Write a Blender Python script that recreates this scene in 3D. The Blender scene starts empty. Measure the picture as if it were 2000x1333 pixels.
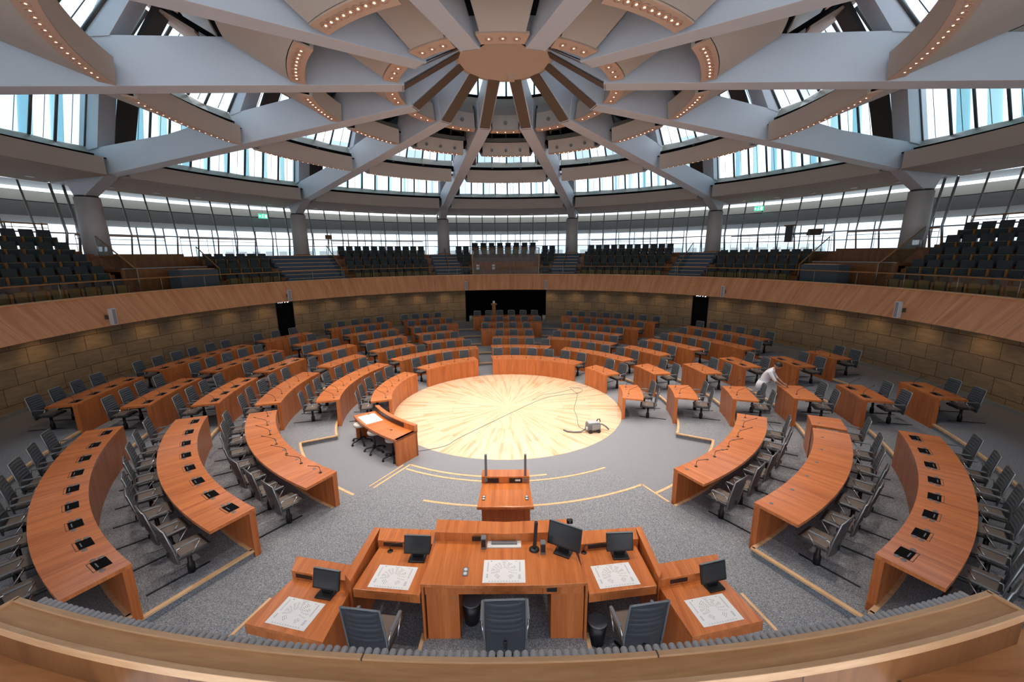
import bpy, bmesh, math, random
from math import sin, cos, radians as R, degrees, pi, sqrt, asin, atan2
from mathutils import Matrix, Vector
random.seed(7)
C = bpy.context.scene.collection
scene = bpy.context.scene
PSI = -0.547            # the roof's twelve beams are turned by this against the camera axis

# ------------------------------------------------------------------ helpers
def lin(r, g, b):
    f = lambda c: (c / 255 / 12.92) if c <= 10 else ((c / 255 + 0.055) / 1.055) ** 2.4
    return (f(r), f(g), f(b), 1)

def pol(r, az, z=0.0):
    return Vector((r * sin(R(az)), r * cos(R(az)), z))

class MB:
    def __init__(s): s.v = []; s.f = []; s.uv = []; s.sm = []
    def face(s, idx, uv, smooth=False): s.f.append(list(idx)); s.uv.append(uv); s.sm.append(smooth)
    def add(s, o):
        b = len(s.v); s.v += o.v
        for f, u, m in zip(o.f, o.uv, o.sm): s.face([i + b for i in f], u, m)
        return s
    def box(s, c, d, M=None, smooth=False):
        x, y, z = d[0] / 2, d[1] / 2, d[2] / 2; b = len(s.v)
        P = [Vector((sx * x, sy * y, sz * z)) + Vector(c) for sz in (-1, 1) for sy in (-1, 1) for sx in (-1, 1)]
        if M is not None: P = [M @ p for p in P]
        s.v += P
        for q, (w, h) in (((0, 2, 3, 1), (d[1], d[0])), ((4, 5, 7, 6), (d[0], d[1])), ((0, 1, 5, 4), (d[0], d[2])),
                          ((2, 6, 7, 3), (d[2], d[0])), ((0, 4, 6, 2), (d[2], d[1])), ((1, 3, 7, 5), (d[1], d[2]))):
            s.face([b + i for i in q], [(0, 0), (w, 0), (w, h), (0, h)], smooth)
        return s
    def slab(s, pts, z0, z1):
        """flat polygon (x, y) between two heights"""
        n = len(pts); b = len(s.v)
        s.v += [Vector((p[0], p[1], z0)) for p in pts] + [Vector((p[0], p[1], z1)) for p in pts]
        s.face([b + i for i in range(n)][::-1], [(pts[i][0], pts[i][1]) for i in range(n)][::-1])
        s.face([b + n + i for i in range(n)], [(p[0], p[1]) for p in pts])
        d = 0
        for i in range(n):
            j = (i + 1) % n; l = (Vector(pts[i][:2]) - Vector(pts[j][:2])).length
            s.face([b + i, b + j, b + n + j, b + n + i], [(d, z0), (d + l, z0), (d + l, z1), (d, z1)]); d += l
        return s
    def arc(s, prof, a0, a1, n, caps=True, off=None, smooth=False, zig=None):
        """closed (r, z) profile swept from azimuth a0 to a1; off: side edges run parallel to radial planes"""
        m = len(prof); b = len(s.v); ac = (a0 + a1) / 2; hw = (a1 - a0) / 2
        cum = [0]
        for k in range(m): cum.append(cum[-1] + Vector((prof[k][0] - prof[(k + 1) % m][0], prof[k][1] - prof[(k + 1) % m][1])).length)
        rm = sum(p[0] for p in prof) / m; az = []
        for i in range(n + 1):
            row = []
            for (r, z) in prof:
                h = hw - (degrees(asin(off / r)) if off else 0)
                a = ac + h * (-1 + 2 * i / n); rr = r + (zig if (zig and i % 2) else 0)
                s.v.append(pol(rr, a, z)); row.append(a)
            az.append(row)
        for i in range(n):
            for k in range(m):
                k2 = (k + 1) % m
                u0 = R(az[i][k]) * rm; u1 = R(az[i + 1][k]) * rm
                s.face([b + i * m + k, b + (i + 1) * m + k, b + (i + 1) * m + k2, b + i * m + k2],
                       [(u0, cum[k]), (u1, cum[k]), (u1, cum[k + 1]), (u0, cum[k + 1])], smooth)
        if caps:
            for i, rev in ((0, False), (n, True)):
                idx = [b + i * m + k for k in range(m)]; uv = [(p[0], p[1]) for p in prof]
                if rev: idx.reverse(); uv.reverse()
                s.face(idx, uv)
        return s
    def sheet(s, prof, a0, a1, n, off=None, zig=None, smooth=False):
        """open (r, z) polyline swept as a surface"""
        m = len(prof); b = len(s.v); ac = (a0 + a1) / 2; hw = (a1 - a0) / 2; cum = [0]
        for k in range(m - 1): cum.append(cum[-1] + Vector((prof[k][0] - prof[k + 1][0], prof[k][1] - prof[k + 1][1])).length)
        rm = sum(p[0] for p in prof) / m
        for i in range(n + 1):
            for (r, z) in prof:
                h = hw - (degrees(asin(off / r)) if off else 0)
                s.v.append(pol(r + (zig if (zig and i % 2) else 0), ac + h * (-1 + 2 * i / n), z))
        for i in range(n):
            for k in range(m - 1):
                u0 = R(ac + hw * (-1 + 2 * i / n)) * rm; u1 = R(ac + hw * (-1 + 2 * (i + 1) / n)) * rm
                s.face([b + i * m + k, b + (i + 1) * m + k, b + (i + 1) * m + k + 1, b + i * m + k + 1],
                       [(u0, cum[k]), (u1, cum[k]), (u1, cum[k + 1]), (u0, cum[k + 1])], smooth)
        return s
    def radial(s, prof, az, w, lat=0.0):
        """(r, z) polygon in the radial plane at az, w thick"""
        m = len(prof); b = len(s.v)
        t = Vector((cos(R(az)), -sin(R(az)), 0))
        for sgn in (-1, 1):
            for (r, z) in prof: s.v.append(pol(r, az, z) + t * (lat + sgn * w / 2))
        s.face([b + k for k in range(m)], [(p[0], p[1]) for p in prof])
        s.face([b + m + k for k in range(m)][::-1], [(p[0], p[1]) for p in prof][::-1])
        d = 0
        for k in range(m):
            j = (k + 1) % m; l = Vector((prof[k][0] - prof[j][0], prof[k][1] - prof[j][1])).length
            s.face([b + k, b + m + k, b + m + j, b + j], [(0, d), (w, d), (w, d + l), (0, d + l)]); d += l
        return s
    def tube(s, pts, r, n=8, caps=True):
        pts = [Vector(p) for p in pts]; b = len(s.v); rr = r if isinstance(r, (list, tuple)) else [r] * len(pts); prev = None; L = 0
        for i, p in enumerate(pts):
            d = (pts[min(i + 1, len(pts) - 1)] - pts[max(i - 1, 0)]).normalized()
            if prev is None:
                a = Vector((0, 0, 1)) if abs(d.z) < .9 else Vector((1, 0, 0)); x = d.cross(a).normalized()
            else: x = (prev - d * prev.dot(d)).normalized()
            prev = x; y = d.cross(x)
            for k in range(n): s.v.append(p + (x * cos(2 * pi * k / n) + y * sin(2 * pi * k / n)) * rr[i])
        for i in range(len(pts) - 1):
            L2 = L + (pts[i + 1] - pts[i]).length
            for k in range(n):
                j = (k + 1) % n; u = 2 * pi * rr[i] / n
                s.face([b + i * n + k, b + i * n + j, b + (i + 1) * n + j, b + (i + 1) * n + k], [(k * u, L), (k * u + u, L), (k * u + u, L2), (k * u, L2)], True)
            L = L2
        if caps:
            for i in (0, len(pts) - 1): s.face([b + i * n + k for k in range(n)], [(cos(k), sin(k)) for k in range(n)])
        return s
    def lathe(s, prof, n=20, c=(0, 0, 0), smooth=True):
        b = len(s.v); m = len(prof)
        for i in range(n):
            a = 2 * pi * i / n
            for (r, z) in prof: s.v.append(Vector((c[0] + r * cos(a), c[1] + r * sin(a), c[2] + z)))
        for i in range(n):
            j = (i + 1) % n
            for k in range(m - 1):
                s.face([b + i * m + k, b + j * m + k, b + j * m + k + 1, b + i * m + k + 1], [(i * .1, k * .1), (i * .1 + .1, k * .1), (i * .1 + .1, k * .1 + .1), (i * .1, k * .1 + .1)], smooth)
        for k in (0, m - 1):
            if prof[k][0] > 1e-4: s.face([b + i * m + k for i in range(n)], [(prof[k][0] * cos(i), prof[k][0] * sin(i)) for i in range(n)])
        return s
    def disc(s, c, r, n=14, nrm=None):
        c = Vector(c); b = len(s.v); nrm = Vector(nrm or (0, 0, 1)).normalized()
        x = nrm.orthogonal().normalized(); y = nrm.cross(x)
        s.v += [c + (x * cos(2 * pi * i / n) + y * sin(2 * pi * i / n)) * r for i in range(n)]
        s.face([b + i for i in range(n)], [(cos(2 * pi * i / n) * r, sin(2 * pi * i / n) * r) for i in range(n)])
        return s

ROOF = [False]
def ktilt(r): return .024 if r < 6 else (.011 if r > 17 else .024 - .013 * (r - 6) / 11)
def obj(name, mb, m, parent=None, bevel=0, local=False, solid=0, fixn=True):
    me = bpy.data.meshes.new(name)
    off = Vector((0, 0, 0))
    if ROOF[0] and not local:
        for v in mb.v:
            if v.z > 8.25: v.z -= ktilt(sqrt(v.x * v.x + v.y * v.y)) * v.y
    if parent is not None and not local:
        p = parent
        while p is not None: off += p.location; p = p.parent
    me.from_pydata([tuple(v - off) for v in mb.v], [], mb.f)
    uvl = me.uv_layers.new(name='UVMap'); k = 0
    for u in mb.uv:
        for c in u: uvl.data[k].uv = c; k += 1
    for p, sm in zip(me.polygons, mb.sm): p.use_smooth = sm
    if fixn:
        bm = bmesh.new(); bm.from_mesh(me)
        bmesh.ops.recalc_face_normals(bm, faces=bm.faces); bm.to_mesh(me); bm.free()
    me.materials.append(m)
    o = bpy.data.objects.new(name, me); C.objects.link(o)
    if parent is not None: o.parent = parent
    if bevel:
        b = o.modifiers.new('bevel', 'BEVEL'); b.width = bevel; b.segments = 2; b.limit_method = 'ANGLE'; b.angle_limit = R(40)
    if solid:
        b = o.modifiers.new('solid', 'SOLIDIFY'); b.thickness = solid; b.offset = 0
    return o

def tag(o, label=None, cat=None, group=None, kind=None):
    if label: o['label'] = label
    if cat: o['category'] = cat
    if group: o['group'] = group
    if kind: o['kind'] = kind
    return o
def thing(name, label, cat, loc=(0, 0, 0), rz=0, group=None):
    o = bpy.data.objects.new(name, None); C.objects.link(o); o.location = loc; o.rotation_euler = (0, 0, rz)
    o.empty_display_size = .1
    return tag(o, label, cat, group)
def struct(name, mb, m, **k):
    o = obj(name, mb, m, **k); o['kind'] = 'structure'; return o
def sroot(name, loc=(0, 0, 0)):
    o = bpy.data.objects.new(name, None); C.objects.link(o); o.location = loc; o['kind'] = 'structure'; return o
def copy_tree(o, parent=None):
    c = o.copy(); C.objects.link(c)
    if parent is not None: c.parent = parent
    for ch in o.children: copy_tree(ch, c)
    return c
ORD = ['first', 'second', 'third', 'fourth', 'fifth', 'sixth', 'seventh', 'eighth', 'ninth', 'tenth', 'eleventh', 'twelfth', 'thirteenth', 'fourteenth']

# ------------------------------------------------------------------ materials
def newmat(name):
    m = bpy.data.materials.new(name); m.use_nodes = True; nt = m.node_tree
    return m, nt, nt.nodes['Principled BSDF']
def plain(name, col, rough=.5, metal=0, spec=.5, noise=0, scale=8, emit=None, es=0):
    m, nt, b = newmat(name); b.inputs['Base Color'].default_value = col; b.inputs['Roughness'].default_value = rough
    b.inputs['Metallic'].default_value = metal; b.inputs['Specular IOR Level'].default_value = spec
    if emit: b.inputs['Emission Color'].default_value = emit; b.inputs['Emission Strength'].default_value = es
    if noise:
        tc = nt.nodes.new('ShaderNodeTexCoord'); n = nt.nodes.new('ShaderNodeTexNoise'); n.inputs['Scale'].default_value = scale; n.inputs['Detail'].default_value = 3
        hs = nt.nodes.new('ShaderNodeMix'); hs.data_type = 'RGBA'
        hs.inputs['A'].default_value = [c * (1 - noise) for c in col[:3]] + [1]; hs.inputs['B'].default_value = [min(1, c * (1 + noise)) for c in col[:3]] + [1]
        nt.links.new(tc.outputs['Object'], n.inputs['Vector']); nt.links.new(n.outputs['Fac'], hs.inputs['Factor']); nt.links.new(hs.outputs['Result'], b.inputs['Base Color'])
    return m
def wood(name, dark, light, rough=.32, fu=9.0, fv=.55, coat=0.0, planks=0, pw=.5, gap=.012):
    """veneer: streaks run along v of the UV map"""
    m, nt, b = newmat(name); N = nt.nodes; L = nt.links
    uv = N.new('ShaderNodeUVMap'); uv.uv_map = 'UVMap'
    mp = N.new('ShaderNodeMapping'); mp.inputs['Scale'].default_value = (fu, fv, 1)
    n1 = N.new('ShaderNodeTexNoise'); n1.inputs['Scale'].default_value = 1; n1.inputs['Detail'].default_value = 6; n1.inputs['Roughness'].default_value = .6; n1.inputs['Distortion'].default_value = .4
    mp2 = N.new('ShaderNodeMapping'); mp2.inputs['Scale'].default_value = (fu * 8, fv * 3, 1)
    n2 = N.new('ShaderNodeTexNoise'); n2.inputs['Scale'].default_value = 1; n2.inputs['Detail'].default_value = 4
    mix = N.new('ShaderNodeMath'); mix.operation = 'MULTIPLY_ADD'; mix.inputs[1].default_value = .35
    r = N.new('ShaderNodeValToRGB'); e = r.color_ramp.elements; e[0].position = .42; e[0].color = dark; e[1].position = .86; e[1].color = light
    L.new(uv.outputs['UV'], mp.inputs['Vector']); L.new(mp.outputs['Vector'], n1.inputs['Vector'])
    L.new(uv.outputs['UV'], mp2.inputs['Vector']); L.new(mp2.outputs['Vector'], n2.inputs['Vector'])
    L.new(n2.outputs['Fac'], mix.inputs[0]); L.new(n1.outputs['Fac'], mix.inputs[2]); L.new(mix.outputs[0], r.inputs['Fac'])
    out = r.outputs['Color']
    if planks:
        sx = N.new('ShaderNodeSeparateXYZ'); L.new(uv.outputs['UV'], sx.inputs[0])
        d = N.new('ShaderNodeMath'); d.operation = 'DIVIDE'; d.inputs[1].default_value = pw; L.new(sx.outputs['X'], d.inputs[0])
        fr = N.new('ShaderNodeMath'); fr.operation = 'FRACT'; L.new(d.outputs[0], fr.inputs[0])
        ls = N.new('ShaderNodeMath'); ls.operation = 'LESS_THAN'; ls.inputs[1].default_value = gap; L.new(fr.outputs[0], ls.inputs[0])
        mx = N.new('ShaderNodeMix'); mx.data_type = 'RGBA'; L.new(ls.outputs[0], mx.inputs['Factor']); L.new(out, mx.inputs['A'])
        mx.inputs['B'].default_value = [c * .45 for c in dark[:3]] + [1]; out = mx.outputs['Result']
    L.new(out, b.inputs['Base Color']); b.inputs['Roughness'].default_value = rough; b.inputs['Coat Weight'].default_value = coat; b.inputs['Coat Roughness'].default_value = .12
    return m

M = {}
M['desk'] = wood('cherry_veneer', (.40, .098, .020, 1), (.72, .235, .068, 1), rough=.28, coat=.3)
M['parapet'] = wood('parapet_veneer', (.60, .235, .095, 1), (.86, .42, .20, 1), rough=.4, fu=4, fv=.35, planks=1, pw=2.05, gap=.006)
M['front'] = wood('front_veneer', (.38, .095, .020, 1), (.66, .205, .058, 1), rough=.36, fu=6, planks=1, pw=.78, gap=.008)
M['ledge'] = wood('ledge_veneer', (.44, .20, .075, 1), (.70, .37, .165, 1), rough=.38, fu=.9, fv=14)
M['rim'] = wood('pale_rim', (.62, .33, .16, 1), (.82, .50, .28, 1), rough=.4, fu=2, fv=20)
M['table'] = wood('table_veneer', (.42, .15, .045, 1), (.72, .32, .12, 1), rough=.35, fu=.8, fv=9)
M['nosing'] = wood('nosing_wood', (.62, .36, .17, 1), (.82, .55, .32, 1), rough=.4, fu=8, fv=1)
M['gwood'] = wood('gallery_wood', (.16, .06, .018, 1), (.32, .13, .045, 1), rough=.4, fu=5, planks=1, pw=1.1, gap=.006)
M['fabric'] = plain('seat_fabric', (.045, .060, .064, 1), .9, noise=.25, scale=60)
M['ochre'] = plain('ochre_plywood', (.20, .135, .045, 1), .6, noise=.15, scale=20)
M['edge'] = plain('seat_piping', (.26, .23, .15, 1), .8)
M['frame_wood'] = plain('seat_frame_wood', (.36, .17, .05, 1), .45, noise=.2, scale=12)
M['mesh'] = plain('chair_shell', (.068, .077, .088, 1), .45, noise=.08, scale=40)
M['darkshell'] = plain('dark_chair_leather', (.040, .046, .056, 1), .5, noise=.1, scale=60)
M['leather'] = plain('chair_leather', (.035, .036, .038, 1), .4, noise=.2, scale=30)
M['taupe'] = plain('chair_inner_leather', (.16, .125, .105, 1), .45, noise=.1, scale=30)
M['chrome'] = plain('chrome', (.75, .76, .78, 1), .18, metal=1)
M['black'] = plain('black_plastic', (.012, .012, .014, 1), .4)
M['void'] = plain('dark_void', (.004, .004, .005, 1), .9, spec=.1)  # near-black; paints the shade in the roof gaps, also colours doors and trays
M['steel'] = plain('brushed_steel', (.45, .47, .48, 1), .35, metal=.9)
M['paint'] = plain('beam_paint', (.60, .64, .70, 1), .45, noise=.03, scale=2)
M['column'] = plain('column_plaster', (.56, .56, .56, 1), .5, noise=.04, scale=3)
M['panel'] = plain('acoustic_panel', (.50, .445, .39, 1), .85, noise=.10, scale=90)
M['fascia'] = plain('acoustic_fascia', (.47, .425, .375, 1), .8, noise=.06, scale=60)
M['strip'] = plain('light_strip', (.60, .42, .31, 1), .6)
M['sill'] = plain('sill_panel', (.36, .36, .31, 1), .3)
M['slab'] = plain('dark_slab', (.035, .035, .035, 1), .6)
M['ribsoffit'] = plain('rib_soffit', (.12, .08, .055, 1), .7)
M['hub'] = plain('hub_paint', (.62, .50, .40, 1), .5)
M['rod'] = plain('grey_rod', (.50, .49, .50, 1), .45)
M['lamp'] = plain('lamp_glow', (1, .9, .75, 1), .5, emit=(1, .83, .62, 1), es=6)
M['lampring'] = plain('lamp_ring', (.62, .36, .24, 1), .35, metal=.3)
M['paper'] = plain('paper', (.82, .83, .86, 1), .6)
M['ink'] = plain('ink_grey', (.16, .16, .18, 1), .8)
M['inkblue'] = plain('ink_blue', (.32, .38, .50, 1), .8)
M['screen'] = plain('dark_screen', (.035, .038, .042, 1), .25, noise=.2, scale=6)
M['white'] = plain('white_plastic', (.72, .73, .74, 1), .4)
M['grille'] = plain('speaker_grille', (.33, .34, .36, 1), .5)
M['greyplastic'] = plain('grey_plastic', (.16, .17, .19, 1), .4)
M['stoolpad'] = plain('stool_pad', (.56, .54, .50, 1), .5)
M['bin'] = plain('white_bin', (.42, .45, .46, 1), .4)
M['console'] = plain('console_cloth', (.075, .10, .12, 1), .8, noise=.1, scale=20)
M['exit'] = plain('exit_green', (.03, .30, .14, 1), .5, emit=(.05, .75, .35, 1), es=1.4)
M['exitw'] = plain('exit_white', (.8, 1, .9, 1), .5, emit=(.7, 1, .85, 1), es=2.2)
M['digit'] = plain('display_digit', (.9, .9, 1, 1), .5, emit=(.85, .87, 1, 1), es=5)
M['shirt'] = plain('white_shirt', (.72, .74, .80, 1), .8, noise=.05, scale=30)
M['trousers'] = plain('dark_trousers', (.018, .024, .038, 1), .8)
M['skin'] = plain('skin', (.42, .22, .14, 1), .5)
M['hair'] = plain('dark_hair', (.012, .009, .008, 1), .5)
M['conc'] = plain('facade_frame', (.10, .11, .115, 1), .4, metal=.4)
M['plinth'] = plain('plinth_stone', (.24, .25, .24, 1), .5)
M['lobby'] = plain('lobby_panel', (.50, .47, .40, 1), .7)
M['lobbygrey'] = plain('lobby_fascia', (.30, .31, .30, 1), .7)
M['stairc'] = plain('stair_carpet', (.10, .14, .20, 1), .9, noise=.2, scale=50)
M['paleroof'] = plain('pale_building', (.6, .64, .7, 1), .8)

def carpet():
    m, nt, b = newmat('speckled_carpet'); N = nt.nodes; L = nt.links
    tc = N.new('ShaderNodeTexCoord'); n = N.new('ShaderNodeTexNoise'); n.inputs['Scale'].default_value = 80; n.inputs['Detail'].default_value = 4; n.inputs['Roughness'].default_value = .75
    r = N.new('ShaderNodeValToRGB'); e = r.color_ramp.elements; e[0].position = .36; e[0].color = (.075, .08, .10, 1); e[1].position = .66; e[1].color = (.48, .50, .53, 1)
    x = r.color_ramp.elements.new(.5); x.color = (.22, .235, .27, 1)
    L.new(tc.outputs['Object'], n.inputs['Vector']); L.new(n.outputs['Fac'], r.inputs['Fac']); L.new(r.outputs['Color'], b.inputs['Base Color'])
    b.inputs['Roughness'].default_value = .95; b.inputs['Specular IOR Level'].default_value = .15
    bp = N.new('ShaderNodeBump'); bp.inputs['Strength'].default_value = .25; bp.inputs['Distance'].default_value = .01
    L.new(n.outputs['Fac'], bp.inputs['Height']); L.new(bp.outputs['Normal'], b.inputs['Normal'])
    return m
M['carpet'] = carpet()

def stone():
    m, nt, b = newmat('sandstone_blocks'); N = nt.nodes; L = nt.links
    uv = N.new('ShaderNodeUVMap'); uv.uv_map = 'UVMap'
    mp = N.new('ShaderNodeMapping'); mp.inputs['Location'].default_value = (0.31, 0, 0)
    br = N.new('ShaderNodeTexBrick'); br.offset = .5; br.inputs['Scale'].default_value = 1
    br.inputs['Brick Width'].default_value = .957; br.inputs['Row Height'].default_value = .565; br.inputs['Mortar Size'].default_value = .011; br.inputs['Mortar Smooth'].default_value = .1
    br.inputs['Color1'].default_value = (.34, .24, .135, 1); br.inputs['Color2'].default_value = (.245, .185, .125, 1); br.inputs['Mortar'].default_value = (.10, .06, .025, 1)
    n = N.new('ShaderNodeTexNoise'); n.inputs['Scale'].default_value = 2.2; n.inputs['Detail'].default_value = 6
    mpn = N.new('ShaderNodeMapping'); mpn.inputs['Scale'].default_value = (1, 4, 1)
    mx = N.new('ShaderNodeMix'); mx.data_type = 'RGBA'; mx.blend_type = 'MULTIPLY'; mx.inputs['Factor'].default_value = .55
    rr = N.new('ShaderNodeValToRGB'); rr.color_ramp.elements[0].position = .3; rr.color_ramp.elements[0].color = (.62, .6, .55, 1); rr.color_ramp.elements[1].position = .7; rr.color_ramp.elements[1].color = (1.25, 1.2, 1.1, 1)
    L.new(uv.outputs['UV'], mp.inputs['Vector']); L.new(mp.outputs['Vector'], br.inputs['Vector'])
    L.new(uv.outputs['UV'], mpn.inputs['Vector']); L.new(mpn.outputs['Vector'], n.inputs['Vector']); L.new(n.outputs['Fac'], rr.inputs['Fac'])
    L.new(br.outputs['Color'], mx.inputs['A']); L.new(rr.outputs['Color'], mx.inputs['B']); L.new(mx.outputs['Result'], b.inputs['Base Color'])
    b.inputs['Roughness'].default_value = .75
    return m
M['stone'] = stone()

def parquet():
    m, nt, b = newmat('sunburst_parquet'); N = nt.nodes; L = nt.links
    tc = N.new('ShaderNodeTexCoord'); sp = N.new('ShaderNodeSeparateXYZ'); L.new(tc.outputs['Object'], sp.inputs[0])
    at = N.new('ShaderNodeMath'); at.operation = 'ARCTAN2'; L.new(sp.outputs['X'], at.inputs[0]); L.new(sp.outputs['Y'], at.inputs[1])
    ln = N.new('ShaderNodeVectorMath'); ln.operation = 'LENGTH'; L.new(tc.outputs['Object'], ln.inputs[0])
    ring = N.new('ShaderNodeMath'); ring.operation = 'DIVIDE'; ring.inputs[1].default_value = 1.02; L.new(ln.outputs['Value'], ring.inputs[0])
    fl = N.new('ShaderNodeMath'); fl.operation = 'FLOOR'; L.new(ring.outputs[0], fl.inputs[0])
    frr = N.new('ShaderNodeMath'); frr.operation = 'FRACT'; L.new(ring.outputs[0], frr.inputs[0])
    am = N.new('ShaderNodeMath'); am.operation = 'MULTIPLY'; am.inputs[1].default_value = 26; L.new(at.outputs[0], am.inputs[0])
    afl = N.new('ShaderNodeMath'); afl.operation = 'FLOOR'; L.new(am.outputs[0], afl.inputs[0])
    afr = N.new('ShaderNodeMath'); afr.operation = 'FRACT'; L.new(am.outputs[0], afr.inputs[0])
    cb = N.new('ShaderNodeCombineXYZ'); L.new(afl.outputs[0], cb.inputs[0]); L.new(fl.outputs[0], cb.inputs[1])
    wn = N.new('ShaderNodeTexWhiteNoise'); wn.noise_dimensions = '2D'; L.new(cb.outputs[0], wn.inputs['Vector'])
    c2 = N.new('ShaderNodeCombineXYZ'); a2 = N.new('ShaderNodeMath'); a2.operation = 'MULTIPLY'; a2.inputs[1].default_value = 34; L.new(at.outputs[0], a2.inputs[0])
    L.new(a2.outputs[0], c2.inputs[0]); L.new(ln.outputs['Value'], c2.inputs[1])
    gn = N.new('ShaderNodeTexNoise'); gn.inputs['Scale'].default_value = .8; gn.inputs['Detail'].default_value = 5; L.new(c2.outputs[0], gn.inputs['Vector'])
    sm = N.new('ShaderNodeMath'); sm.operation = 'MULTIPLY_ADD'; sm.inputs[1].default_value = .26; L.new(wn.outputs['Value'], sm.inputs[0]); L.new(gn.outputs['Fac'], sm.inputs[2])
    r = N.new('ShaderNodeValToRGB'); e = r.color_ramp.elements; e[0].position = .36; e[0].color = (.58, .35, .19, 1); e[1].position = .66; e[1].color = (.76, .56, .39, 1)
    L.new(sm.outputs[0], r.inputs['Fac'])
    j1 = N.new('ShaderNodeMath'); j1.operation = 'LESS_THAN'; j1.inputs[1].default_value = .02; L.new(afr.outputs[0], j1.inputs[0])
    j2 = N.new('ShaderNodeMath'); j2.operation = 'LESS_THAN'; j2.inputs[1].default_value = .008; L.new(frr.outputs[0], j2.inputs[0])
    jm = N.new('ShaderNodeMath'); jm.operation = 'MAXIMUM'; L.new(j1.outputs[0], jm.inputs[0]); L.new(j2.outputs[0], jm.inputs[1])
    js = N.new('ShaderNodeMath'); js.operation = 'MULTIPLY'; js.inputs[1].default_value = .35; L.new(jm.outputs[0], js.inputs[0])
    mx = N.new('ShaderNodeMix'); mx.data_type = 'RGBA'; L.new(js.outputs[0], mx.inputs['Factor']); L.new(r.outputs['Color'], mx.inputs['A']); mx.inputs['B'].default_value = (.35, .17, .07, 1)
    L.new(mx.outputs['Result'], b.inputs['Base Color']); b.inputs['Roughness'].default_value = .22; b.inputs['Coat Weight'].default_value = .3; b.inputs['Coat Roughness'].default_value = .08
    return m
M['parquet'] = parquet()

def glass(name, tint, gloss=.12, rough=.02):
    m = bpy.data.materials.new(name); m.use_nodes = True; nt = m.node_tree; nt.nodes.clear()
    o = nt.nodes.new('ShaderNodeOutputMaterial'); t = nt.nodes.new('ShaderNodeBsdfTransparent'); t.inputs['Color'].default_value = tint
    g = nt.nodes.new('ShaderNodeBsdfGlossy'); g.inputs['Roughness'].default_value = rough
    mx = nt.nodes.new('ShaderNodeMixShader'); fr = nt.nodes.new('ShaderNodeFresnel'); fr.inputs['IOR'].default_value = 1.45
    mm = nt.nodes.new('ShaderNodeMath'); mm.operation = 'MULTIPLY'; mm.inputs[1].default_value = gloss / .04 * .5; mm.use_clamp = True
    nt.links.new(fr.outputs[0], mm.inputs[0]); nt.links.new(mm.outputs[0], mx.inputs[0]); nt.links.new(t.outputs[0], mx.inputs[1]); nt.links.new(g.outputs[0], mx.inputs[2]); nt.links.new(mx.outputs[0], o.inputs[0])
    return m
M['glass'] = glass('clear_glass', (.93, .97, .98, 1), .05)
M['tealglass'] = glass('teal_glass', (.55, .74, .77, 1), .05)
M['frost'] = glass('milky_glass', (.62, .76, .82, 1), .05)
M['railglass'] = glass('rail_glass', (.88, .92, .92, 1), .015)

# ------------------------------------------------------------------ camera
f_px, pitch, yaw, roll = 802.2344, R(11.983), R(-.264), R(-.472)
fw = Vector((sin(yaw) * cos(pitch), cos(yaw) * cos(pitch), -sin(pitch)))
r0 = Vector((cos(yaw), -sin(yaw), 0)); u0 = r0.cross(fw)
rr_ = r0 * cos(roll) + u0 * sin(roll); uu_ = -r0 * sin(roll) + u0 * cos(roll)
cam = bpy.data.objects.new('camera', bpy.data.cameras.new('camera')); C.objects.link(cam); scene.camera = cam
cam.matrix_world = Matrix(((rr_.x, uu_.x, -fw.x, .244), (rr_.y, uu_.y, -fw.y, -14.456), (rr_.z, uu_.z, -fw.z, 5.542), (0, 0, 0, 1)))
cam.data.sensor_width = 36; cam.data.lens = f_px * 36 / 2000; cam.data.clip_start = .05; cam.data.clip_end = 300

# ------------------------------------------------------------------ floor and tiers
TIER = [0, .14, .28, .42, .56, .70]
EDGE = [5.87, 7.55, 9.22, 10.90, 12.65]
def ring(r0, r1, z, a0, a1, n, zb=-.05): return MB().arc([(r0, zb), (r1, zb), (r1, z), (r0, z)], a0, a1, n)
fl = MB().arc([(4.10, -.05), (16.2, -.05), (16.2, 0), (4.10, 0)], -180, 180, 144, caps=False)
struct('floor', fl, M['carpet'])
dk = MB().lathe([(0, -.04), (4.1, -.04), (4.1, .004), (0, .004)], 160, smooth=False)
struct('floor', dk, M['parquet'])
def stepped(name_i, edges, a0, a1, n):
    es = edges + [16.2]
    prof = [(es[0], 0)]
    for k, (r, z) in enumerate(edges_z := [(e, TIER[i]) for i, e in name_i]):
        prof.append((r, z)); nxt = edges_z[k + 1][0] if k + 1 < len(edges_z) else 16.2
        prof.append((nxt, z))
    prof.append((16.2, 0))
    return MB().arc(prof, a0, a1, n)
mid = [(i + 1, e) for i, e in enumerate(EDGE)]
near = [(1, 6.87)] + [(i + 1, e) for i, e in enumerate(EDGE)][1:]
struct('floor', stepped(mid, [e for _, e in mid], -118, 118, 118), M['carpet'])
for s in (-1, 1):
    a, b = sorted((s * 118, s * 151.3))
    struct('floor', stepped(near, [e for _, e in near], a, b, 20), M['carpet'])
# platform of the presidium: two shallow steps
struct('floor', MB().arc([(5.20, 0), (16.2, 0), (16.2, .28), (6.62, .28), (6.62, .14), (5.20, .14)], 151.3, 208.7, 36), M['carpet'])
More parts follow.
